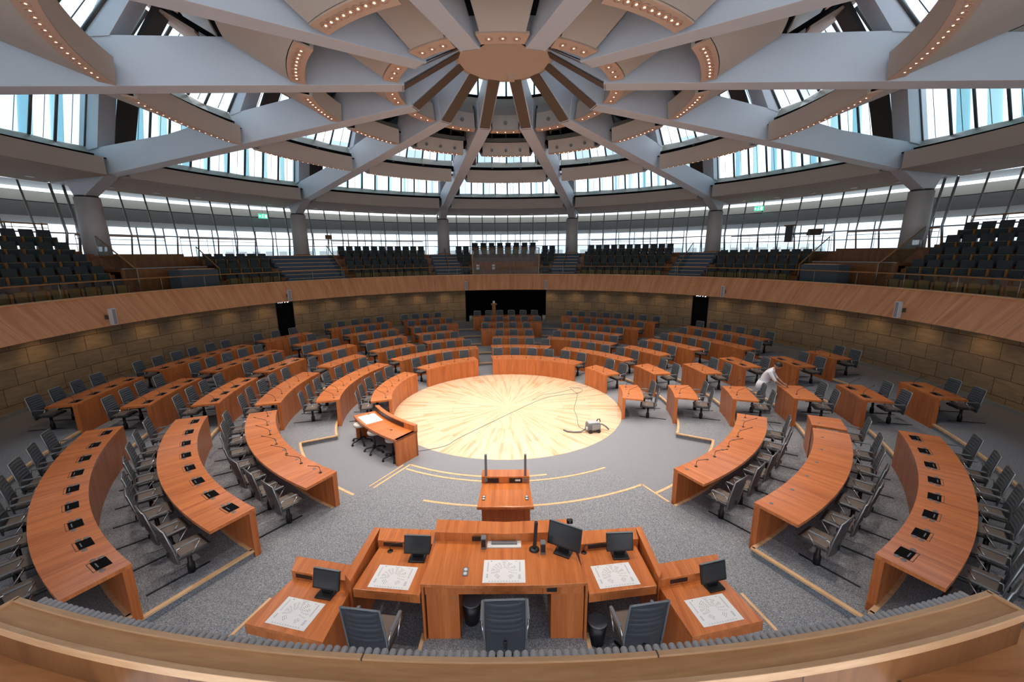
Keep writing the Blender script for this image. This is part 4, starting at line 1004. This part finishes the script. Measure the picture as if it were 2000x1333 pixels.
# three high-backed chairs and waste bins
def scale_tree(o, s): o.scale = (s, s, s)
pchairs = []
for nm, loc, rz in (('centre', (.11, -10.18, .42), .03), ('left', (-1.50, -10.16, .28), -.13), ('right', (1.74, -10.10, .28), .16)):
    o = put_chair(loc, rz, 'large grey leather armchair behind the %s presidium desk, back to the viewer' % nm, 'presidium armchairs')
    o.scale = (1.08, 1.12, 1.28); o.name = 'presidium_chair'
    for ch in list(o.children):
        if ch.name.startswith('backrest'):
            ch.material_slots[0].link = 'OBJECT'; ch.material_slots[0].material = M['darkshell']
            for g in ch.children:
                if g.name.startswith('back_frame'): g.material_slots[0].link = 'OBJECT'; g.material_slots[0].material = M['greyplastic']; del g['label']
        if ch.name.startswith('floor_rail'):
            bpy.data.objects.remove(ch)
    for k in range(5):
        a = 2 * pi * k / 5 + .6; d = Vector((cos(a), sin(a), 0))
        obj('star_leg', MB().tube([Vector((0, 0, .09)), d * .16 + Vector((0, 0, .07)), d * .30 + Vector((0, 0, .035))], [.03, .022, .015], 6), M['black'], o, local=True)
for x, y, z, nm in ((-.38, -9.55, .42, 'under the central presidium desk'), (-2.15, -10.55, .28, 'left of the left presidium armchair'), (1.36, -9.75, .28, 'under the right presidium side desk')):
    t = thing('waste_bin', 'black round waste bin ' + nm, 'bin', (x, y, z)); obj('shell', MB().lathe([(.10, 0), (.13, .34), (.12, .34), (.09, .01)], 20, c=(x, y, z)), M['black'], t)
    obj('rim', MB().lathe([(.12, .335), (.134, .335), (.134, .35), (.12, .35)], 20, c=(x, y, z)), M['greyplastic'], t)

# ------------------------------------------------------------------ vacuum cleaner and cables on the parquet
v = thing('vacuum_cleaner', 'small grey and black canister vacuum cleaner on the round parquet', 'vacuum cleaner', (2.73, -2.28, 0), R(12))
obj('body', MB().box((0, 0, .19), (.44, .30, .26)), M['greyplastic'], v, bevel=.06, local=True)
obj('lid', MB().box((0, .0, .325), (.36, .24, .03)), M['bin'], v, bevel=.012, local=True)
obj('side_grille', MB().box((.04, -.152, .20), (.26, .01, .15)), M['grille'], v, local=True)
obj('handle', MB().tube([(.12, 0, .33), (.15, 0, .40), (.22, 0, .40), (.24, 0, .30)], .016, 8), M['black'], v, local=True)
obj('cable_hook', MB().box((-.235, -.08, .16), (.05, .06, .10)), M['white'], v, bevel=.015, local=True)
for s in (-1, 1):
    obj('wheel', MB().tube([(-.14, s * .14, .06), (-.14, s * .17, .06)], .06, 14), M['black'], v, local=True); obj('wheel', MB().tube([(.14, s * .14, .06), (.14, s * .17, .06)], .06, 14), M['black'], v, local=True)
obj('hose', MB().tube([(-.20, .02, .12), (-.40, -.02, .04), (-.62, .02, .035), (-.80, .12, .03), (-.88, .26, .03)], .024, 10), M['greyplastic'], v, local=True)
obj('hose', MB().tube([(.20, .04, .20), (.33, .06, .19), (.45, .02, .12), (.52, -.06, .04)], .024, 10), M['greyplastic'], v, local=True)
def cable(name, label, pts, r=.008):
    P = [Vector((x, y, .012)) for x, y in pts]; out = []
    for i in range(len(P) - 1):
        p0, p1, p2, p3 = P[max(i - 1, 0)], P[i], P[i + 1], P[min(i + 2, len(P) - 1)]
        for k in range(6):
            u = k / 6; out.append(.5 * ((2 * p1) + (p2 - p0) * u + (2 * p0 - 5 * p1 + 4 * p2 - p3) * u * u + (3 * p1 - p0 - 3 * p2 + p3) * u ** 3))
    out.append(P[-1]); tag(obj(name, MB().tube(out, r, 6), M['greyplastic']), label, 'cable')
cable('power_cable', 'long thin cable running from the side desk across the parquet', [(-3.0, -3.62), (-2.49, -3.55), (-1.8, -3.24), (-1.42, -2.66), (-.19, -1.1), (.93, .28), (1.57, .89), (2.33, 1.23), (2.84, 1.35), (3.08, 1.79), (2.9, 1.99), (2.59, 2.07), (2.75, 1.4), (2.79, 1.29), (2.6, .41), (2.41, -.38), (2.41, -1.09), (2.35, -1.9), (2.56, -2.2)])
cable('power_cable', 'short loose cable end at the far right edge of the parquet', [(3.36, 2.19), (2.84, 1.99), (2.03, 1.43), (1.38, 1.19), (.95, .6)], .006)

# ------------------------------------------------------------------ loudspeakers on the parapet, exit signs, far lectern
for a, nm in ((-88.6, 'far left'), (-56.4, 'left'), (-12.1, 'left of the centre opening'), (10.0, 'right of the centre opening'), (54.9, 'right'), (87.6, 'far right')):
    t = thing('column_speaker', 'white slim column loudspeaker on the wooden parapet, ' + nm, 'speaker', pol(14.42, a, 3.12), -R(a), 'column speakers on the parapet')
    obj('cabinet', MB().box((0, -.03, .30), (.16, .16, .60)), M['white'], t, bevel=.01, local=True)
    obj('grille', MB().box((-.01 if a < 0 else .01, -.113, .30), (.12, .008, .54)), M['grille'], t, local=True)
    obj('bracket', MB().box((0, .14, .28), (.05, .24, .16)), M['ribsoffit'], t, local=True)
for a, z, nm in ((-50.5, 8.05, 'left'), (50.8, 8.25, 'right')):
    t = thing('exit_sign', 'lit green exit sign by the %s column of the gallery' % nm, 'sign', pol(20.6, a, z), -R(a))
    obj('sign_box', MB().box((0, 0, 0), (.52, .07, .28)), M['exit'], t, local=True)
    obj('running_figure', MB().box((-.03, -.04, .03), (.05, .01, .14), Matrix.Rotation(.3, 4, 'Y')).box((-.06, -.04, -.06), (.12, .01, .03), Matrix.Rotation(-.4, 4, 'Y')).box((.0, -.04, .11), (.045, .01, .04)), M['exitw'], t, local=True)
    obj('door_symbol', MB().box((.16, -.04, 0), (.11, .01, .20)), M['exitw'], t, local=True)
    obj('arrow', MB().box((-.18, -.04, 0), (.09, .01, .05)).box((-.21, -.04, 0), (.03, .01, .12)), M['exitw'], t, local=True)
    obj('hanger', MB().tube([(0, 0, .14), (0, 0, .6)], .012, 6), M['steel'], t, local=True)
for a, nm in ((-10.7, 'left'), (9.15, 'right')):
    p = pol(15.35, a, .70); t = thing('waste_column', 'pale cylindrical bin at the %s side of the dark centre opening' % nm, 'bin', p)
    obj('shell', MB().lathe([(.13, 0), (.13, .46)], 20, c=p), M['bin'], t); obj('lid', MB().lathe([(.001, .50), (.12, .48), (.135, .46)], 20, c=p), M['greyplastic'], t)
p = pol(16.3, -4.35, .72); t = thing('standing_lectern', 'slim wooden lectern standing inside the dark centre opening', 'lectern', p, -R(-4.35))
obj('shaft', MB().box((0, 0, .55), (.26, .26, 1.1)), M['frame_wood'], t, local=True); obj('desk_top', MB().box((0, 0, 1.15), (.42, .36, .10)), M['frame_wood'], t, local=True); obj('paper', MB().box((0, -.05, 1.30), (.16, .02, .18)), M['paper'], t, local=True)
# stands on the walkway at the right and left
for az, z, lean, nm in ((60.0, 6.55, .3, 'tilted grey display board on a pole by the right walkway rail'), (57.0, 6.5, 0, 'narrow dark leaflet rack by the right walkway rail')):
    p = pol(19.9, az, GT); t = thing('information_stand', nm, 'stand', p, -R(az))
    if lean: obj('board', MB().box((0, 0, 1.25), (.75, .04, .40), Matrix.Rotation(-.5, 4, 'X')), M['ribsoffit'], t, local=True)
    else:
        obj('rack', MB().box((0, 0, 1.0), (.40, .2, .9)), M['screen'], t, local=True); obj('rack_top', MB().box((0, -.02, 1.5), (.55, .25, .08)), M['ribsoffit'], t, local=True)
    obj('pole', MB().tube([(0, 0, 0), (0, 0, 1.2)], .02, 8), M['steel'], t, local=True); obj('foot', MB().box((0, 0, .015), (.5, .4, .03)), M['steel'], t, local=True)
p = pol(19.9, -39.8, GT); t = thing('information_stand', 'small ochre notice board on a pole beside the left stairs', 'stand', p, R(40)); obj('board', MB().box((0, 0, 1.25), (.45, .03, .30)), M['ochre'], t, local=True); obj('pole', MB().tube([(0, 0, 0), (0, 0, 1.2)], .018, 8), M['steel'], t, local=True); obj('foot', MB().box((0, 0, .015), (.4, .3, .03)), M['steel'], t, local=True)

# ------------------------------------------------------------------ foreground ledge with rods, and the two tables behind it
LC = (.165, -5.43); LR = 7.80; hz = 4.10
def lp(r, th): return Vector((LC[0] + r * sin(th), LC[1] - r * cos(th), 0))
def lring(r0, r1, t0, t1, z0, z1, n=60):
    mb = MB()
    for i in range(n):
        A, B = t0 + (t1 - t0) * i / n, t0 + (t1 - t0) * (i + 1) / n; b = len(mb.v)
        q = [lp(r0, A), lp(r0, B), lp(r1, B), lp(r1, A)]
        mb.v += [p + Vector((0, 0, z0)) for p in q] + [p + Vector((0, 0, z1)) for p in q]; u0, u1 = A * r0, B * r0
        mb.face([b + 4, b + 5, b + 6, b + 7], [(u0, 0), (u1, 0), (u1, r1 - r0), (u0, r1 - r0)]); mb.face([b, b + 1, b + 2, b + 3], [(u0, 0), (u1, 0), (u1, r1 - r0), (u0, r1 - r0)])
        mb.face([b, b + 1, b + 5, b + 4], [(u0, z0), (u1, z0), (u1, z1), (u0, z1)]); mb.face([b + 3, b + 2, b + 6, b + 7], [(u0, z0), (u1, z0), (u1, z1), (u0, z1)])
        if i == 0: mb.face([b, b + 3, b + 7, b + 4], [(r0, z0), (r1, z0), (r1, z1), (r0, z1)])
        if i == n - 1: mb.face([b + 1, b + 2, b + 6, b + 5], [(r0, z0), (r1, z0), (r1, z1), (r0, z1)])
    return mb
TL, TR = -.2695, .2745
bal = thing('balustrade', 'curved wooden balustrade ledge in the foreground with a row of grey rods', 'balustrade', (.17, -13.3, 3.1))
obj('ledge_board', lring(LR + .022, LR + .099, TL, TR, hz - .03, hz - .004), M['ledge'], bal)
obj('front_rim', lring(LR, LR + .022, TL, TR, hz - .035, hz + .004), M['rim'], bal, bevel=.002)
obj('back_rim', lring(LR + .101, LR + .122, TL, TR, hz - .035, hz + .002), M['rim'], bal, bevel=.002)
obj('back_panel', lring(LR + .108, LR + .118, TL, TR, 3.2, hz - .036), M['gwood'], bal)
for th in (TL, TR): 
    s = 1 if th > 0 else -1
    obj('end_rim', lring(LR, LR + .12, th - .0012, th + .0012, hz - .035, hz + .004, 1), M['rim'], bal)
for th in (-.062, .0765): obj('joint', lring(LR - .001, LR + .0225, th - .0004, th + .0004, hz - .02, hz + .0045, 1), M['ribsoffit'], bal)
nr = 131; th0, th1 = TL + .012, TR - .012; extra = MB(); order = sorted(range(nr), key=lambda i: abs(i - nr / 2))
core = set(order[:100]); rod0 = None
rodm = MB().tube([(0, -.075, 0), (0, .036, 0), (0, .0395, 0)], [.0128, .0128, .010], 14)
for i in range(nr):
    th = th0 + (th1 - th0) * i / (nr - 1); p = lp(LR - .0, th) + Vector((0, 0, hz - .022)); rz = th + pi
    if i in core:
        if rod0 is None: rod0 = obj('rod', rodm, M['rod'], bal, local=True); o = rod0
        else: o = rod0.copy(); C.objects.link(o)
        o.parent = bal; o.location = p - bal.location; o.rotation_euler = (0, 0, rz + pi)
    else:
        Mx = Matrix.Translation(p) @ Matrix.Rotation(rz + pi, 4, 'Z'); q = MB().add(rodm); q.v = [Mx @ v_ for v_ in q.v]; extra.add(q)
o = obj('rod', extra, M['rod'], bal); o['kind'] = 'stuff'
rod0.data = rod0.data
tb = thing('foreground_table', 'cherry wood table top at the bottom left corner behind the ledge', 'table', (-1.8, -13.4, 3.2))
obj('tabletop', MB().slab([(-2.45, -12.95), (-1.90, -12.995), (-1.30, -13.15), (-1.38, -13.75), (-2.6, -13.6)], 3.925, 3.95), M['table'], tb); obj('edge', MB().slab([(-1.30, -13.15), (-1.38, -13.75), (-1.39, -13.75), (-1.31, -13.152)], 3.915, 3.952), M['ribsoffit'], tb)
tb = thing('foreground_table', 'cherry wood table top at the bottom right corner behind the ledge', 'table', (2.3, -13.4, 3.2))
obj('tabletop', MB().slab([(1.66, -13.12), (2.24, -12.99), (2.9, -12.95), (3.0, -13.6), (1.85, -13.75)], 3.925, 3.95), M['table'], tb); obj('edge', MB().slab([(1.655, -13.12), (1.67, -13.12), (1.86, -13.75), (1.845, -13.75)], 3.915, 3.952), M['ribsoffit'], tb)
# tables rest on dark cabinets
for s, xm in ((-1, -1.95), (1, 2.35)): 
    pass

# ------------------------------------------------------------------ person
def person():
    az = 98.4; base = pol(8.78, az, .28)
    t = thing('person', 'person in a white shirt and dark trousers bending over a desk at the right', 'person', base, 0)
    # local frame: F = facing direction (toward the desk at the right), world aligned vectors
    F = Vector((.80, -.60, 0)).normalized(); Sd = Vector((-F.y, F.x, 0)); U = Vector((0, 0, 1))
    def P(f, s, u): return F * f + Sd * s + U * u
    verts = []; edges = []; rad = []
    def add(p, r, parent=None):
        verts.append(p); rad.append(r); i = len(verts) - 1
        if parent is not None: edges.append((parent, i))
        return i
    pel = add(P(-.12, 0, .92), (.17, .15))
    sp1 = add(P(-.07, 0, 1.10), (.165, .15), pel); sp2 = add(P(.02, 0, 1.28), (.185, .155), sp1); ch = add(P(.09, 0, 1.40), (.15, .12), sp2); nk = add(P(.16, 0, 1.49), (.06, .06), ch); hd = add(P(.20, 0, 1.54), (.05, .05), nk)
    for s in (1, -1):
        hp = add(P(-.11, s * .09, .86), (.10, .10), pel); kn = add(P(-.04, s * .10, .47), (.062, .062), hp); an = add(P(-.10, s * .10, .10), (.042, .042), kn)
        add(P(-.06, s * .10, .05), (.045, .04), an); 
    arms = []
    for s in (1, -1):
        sh = add(P(.08, s * .19, 1.38), (.078, .078), ch); el = add(P(.24, s * .23, 1.14), (.05, .05), sh); wr = add(P(.45, s * .16, 1.0), (.030, .030), el); arms.append((wr, s))
    me = bpy.data.meshes.new('body'); me.from_pydata([tuple(v_) for v_ in verts], edges, [])
    o = bpy.data.objects.new('body', me); C.objects.link(o); o.parent = t
    sk = o.modifiers.new('skin', 'SKIN'); sk.use_smooth_shade = True
    for i, r in enumerate(rad): me.skin_vertices[0].data[i].radius = r
    me.skin_vertices[0].data[0].use_root = True
    sb = o.modifiers.new('sub', 'SUBSURF'); sb.levels = 2; sb.render_levels = 2
    # bake to a real mesh and split its colours by height: trousers below the belt, skin on forearms
    dg = bpy.context.evaluated_depsgraph_get(); ev = o.evaluated_get(dg); nm_ = bpy.data.meshes.new_from_object(ev)
    o.modifiers.clear(); o.data = nm_; nm_.materials.clear()
    for k in ('shirt', 'trousers', 'skin', 'black'): nm_.materials.append(M[k])
    for pg in nm_.polygons:
        c = pg.center; f = c.dot(F); u = c.z; pg.use_smooth = True
        if u < .09: pg.material_index = 3
        elif u < .90 and f < .2: pg.material_index = 1
        elif f > .26 and u < 1.15: pg.material_index = 2
        elif u > 1.47 and f > .14: pg.material_index = 2
        else: pg.material_index = 0
    # shirt hem as clothing
    hem = MB(); hc = P(-.15, 0, 0); m_ = 20
    for k in range(m_):
        a = 2 * pi * k / m_
        for (rr0, zz, ff) in ((.215, .76, .0), (.20, .92, .02), (.19, 1.06, .07)):
            hem.v.append(hc + F * (ff + rr0 * .80 * cos(a)) + Sd * (rr0 * sin(a)) + U * (zz - (.04 if cos(a) < 0 else 0) * (zz < .85)))
    for k in range(m_):
        j = (k + 1) % m_
        for q in range(2): hem.face([k * 3 + q, j * 3 + q, j * 3 + q + 1, k * 3 + q + 1], [(0, 0)] * 4, True)
    obj('shirt_hem', hem, M['shirt'], t, local=True, solid=.012)
    # head
    hb = MB(); hcn = P(.26, 0, 1.60); fd = (F * .72 - U * .69).normalized(); up = (F * .69 + U * .72).normalized()
    nlat, nlon = 14, 20
    for i in range(nlat + 1):
        ph = pi * i / nlat
        for j in range(nlon):
            a = 2 * pi * j / nlon; x = sin(ph) * cos(a); y = sin(ph) * sin(a); z = cos(ph)
            w = .078 * (1 - .22 * max(0, -z) ** 1.5); dp = .098 * (1 - .12 * max(0, -z))
            p = hcn + fd * (x * dp) + Sd * (y * w) + up * (z * .118)
            if x > .9 and -.25 < z < .12: p += fd * .018
            hb.v.append(p)
    for i in range(nlat):
        for j in range(nlon): k = (j + 1) % nlon; hb.face([i * nlon + j, i * nlon + k, (i + 1) * nlon + k, (i + 1) * nlon + j], [(0, 0)] * 4, True)
    head = obj('head', hb, M['skin'], t, local=True)
    hr = MB(); rows_ = 9
    for i in range(rows_ + 1):
        ph = pi * .56 * i / rows_
        for j in range(nlon):
            a = 2 * pi * j / nlon; x = sin(ph) * cos(a); y = sin(ph) * sin(a); z = cos(ph)
            lim = 1.0 if x < .35 else .0
            zz = z if x < .4 else max(z, .42)
            hr.v.append(hcn + fd * (x * .106 - .010) + Sd * (y * .087) + up * (zz * .128 + .006))
    for i in range(rows_):
        for j in range(nlon): k = (j + 1) % nlon; hr.face([i * nlon + j, i * nlon + k, (i + 1) * nlon + k, (i + 1) * nlon + j], [(0, 0)] * 4, True)
    obj('hair', hr, M['hair'], head, local=True, solid=.006)
    for s in (1, -1):
        obj('ear', MB().lathe([(.001, -.02), (.014, -.012), (.016, 0), (.012, .016), (.001, .022)], 10, c=hcn + Sd * s * .078), M['skin'], head, local=True)
        e = hcn + fd * .088 + Sd * s * .028 + up * .012; obj('eye', MB().lathe([(.001, -.007), (.007, 0), (.001, .007)], 8, c=e), M['black'], head, local=True)
    m__ = hcn + fd * .088 - up * .045; obj('mouth', MB().tube([m__ - Sd * .02, m__ + Sd * .02], .004, 6), M['ribsoffit'], head, local=True)
    # hands: palm and five fingers each, resting on the desk top
    for wr, s in arms:
        w = verts[wr]; d = (F * .9 + Sd * (-s * .12) - U * .25).normalized(); side = d.cross(U).normalized()
        hv = [tuple(w - d * .02)]; he = []; hr_ = [.026]
        hv.append(tuple(w + d * .05)); he.append((0, 1)); hr_.append(.030)
        for k, (o_, l_) in enumerate(((-.027, .062), (-.009, .074), (.010, .070), (.028, .056))):
            b0 = w + d * .075 + side * o_; hv.append(tuple(b0)); he.append((1, len(hv) - 1)); hr_.append(.011)
            m1 = b0 + d * l_ * .55 - U * .004; hv.append(tuple(m1)); he.append((len(hv) - 2, len(hv) - 1)); hr_.append(.0095)
            e1 = m1 + d * l_ * .42 - U * .018; hv.append(tuple(e1)); he.append((len(hv) - 2, len(hv) - 1)); hr_.append(.008)
        b0 = w + d * .03 + side * (.032 * s); hv.append(tuple(b0)); he.append((1, len(hv) - 1)); hr_.append(.012)
        e1 = b0 + d * .035 + side * (.025 * s) - U * .01; hv.append(tuple(e1)); he.append((len(hv) - 2, len(hv) - 1)); hr_.append(.0095)
        hm = bpy.data.meshes.new('hand'); hm.from_pydata(hv, he, []); ho = bpy.data.objects.new('hand', hm); C.objects.link(ho); ho.parent = o
        s2 = ho.modifiers.new('skin', 'SKIN'); s2.use_smooth_shade = True
        for i, r in enumerate(hr_): hm.skin_vertices[0].data[i].radius = (r, r)
        hm.skin_vertices[0].data[0].use_root = True
        ho.modifiers.new('sub', 'SUBSURF').levels = 1
        dg = bpy.context.evaluated_depsgraph_get(); nm2 = bpy.data.meshes.new_from_object(ho.evaluated_get(dg)); ho.modifiers.clear(); ho.data = nm2; nm2.materials.clear(); nm2.materials.append(M['skin'])
    for s in (1, -1):
        obj('shoe', MB().box((0, 0, 0), (.26, .095, .07), Matrix.Translation(P(-.02, s * .10, .036)) @ Matrix.Rotation(atan2(F.y, F.x), 4, 'Z')), M['black'], t, bevel=.025, local=True)
person()

# ------------------------------------------------------------------ light
def spot(loc, tgt, watt, col, ang, blend=.6, rad=.12):
    l = bpy.data.lights.new('lamp', 'SPOT'); l.energy = watt; l.color = col; l.spot_size = R(ang); l.spot_blend = blend; l.shadow_soft_size = rad
    o = bpy.data.objects.new('lamp', l); C.objects.link(o); o.location = loc
    o.rotation_euler = (Vector(tgt) - Vector(loc)).to_track_quat('-Z', 'Y').to_euler()
WARM = (1, .86, .72)
for a in wedges:
    spot(pol(5.95, a, 10.0), pol(4.8, a, 0), 850, WARM, 80)
    spot(pol(10.3, a, 9.55), pol(8.6, a, 0), 500, WARM, 80)
    spot(pol(3.45, a, 10.33), pol(2.4, a, 0), 360, WARM, 70)
# warm wall washers under the gallery edge
for k in range(-16, 16):
    a = k * 7.0 + 3.5
    spot(pol(15.05, a, 3.05), pol(15.72, a, .9), 15, (1, .66, .34), 120, 1, .06)
W = bpy.data.worlds.new('sky'); scene.world = W; W.use_nodes = True; nt = W.node_tree
bg = nt.nodes['Background']; bg.inputs['Strength'].default_value = 2.3
tc = nt.nodes.new('ShaderNodeTexCoord'); n = nt.nodes.new('ShaderNodeTexNoise'); n.inputs['Scale'].default_value = 3; n.inputs['Detail'].default_value = 4
rp = nt.nodes.new('ShaderNodeValToRGB'); rp.color_ramp.elements[0].position = .35; rp.color_ramp.elements[0].color = (.62, .74, .92, 1); rp.color_ramp.elements[1].position = .65; rp.color_ramp.elements[1].color = (1, 1, 1, 1)
nt.links.new(tc.outputs['Generated'], n.inputs['Vector']); nt.links.new(n.outputs['Fac'], rp.inputs['Fac']); nt.links.new(rp.outputs['Color'], bg.inputs['Color'])

vs = scene.view_settings; vs.view_transform = 'Standard'; vs.look = 'None'; vs.exposure = 0.0; vs.gamma = 1; vs.use_curve_mapping = False
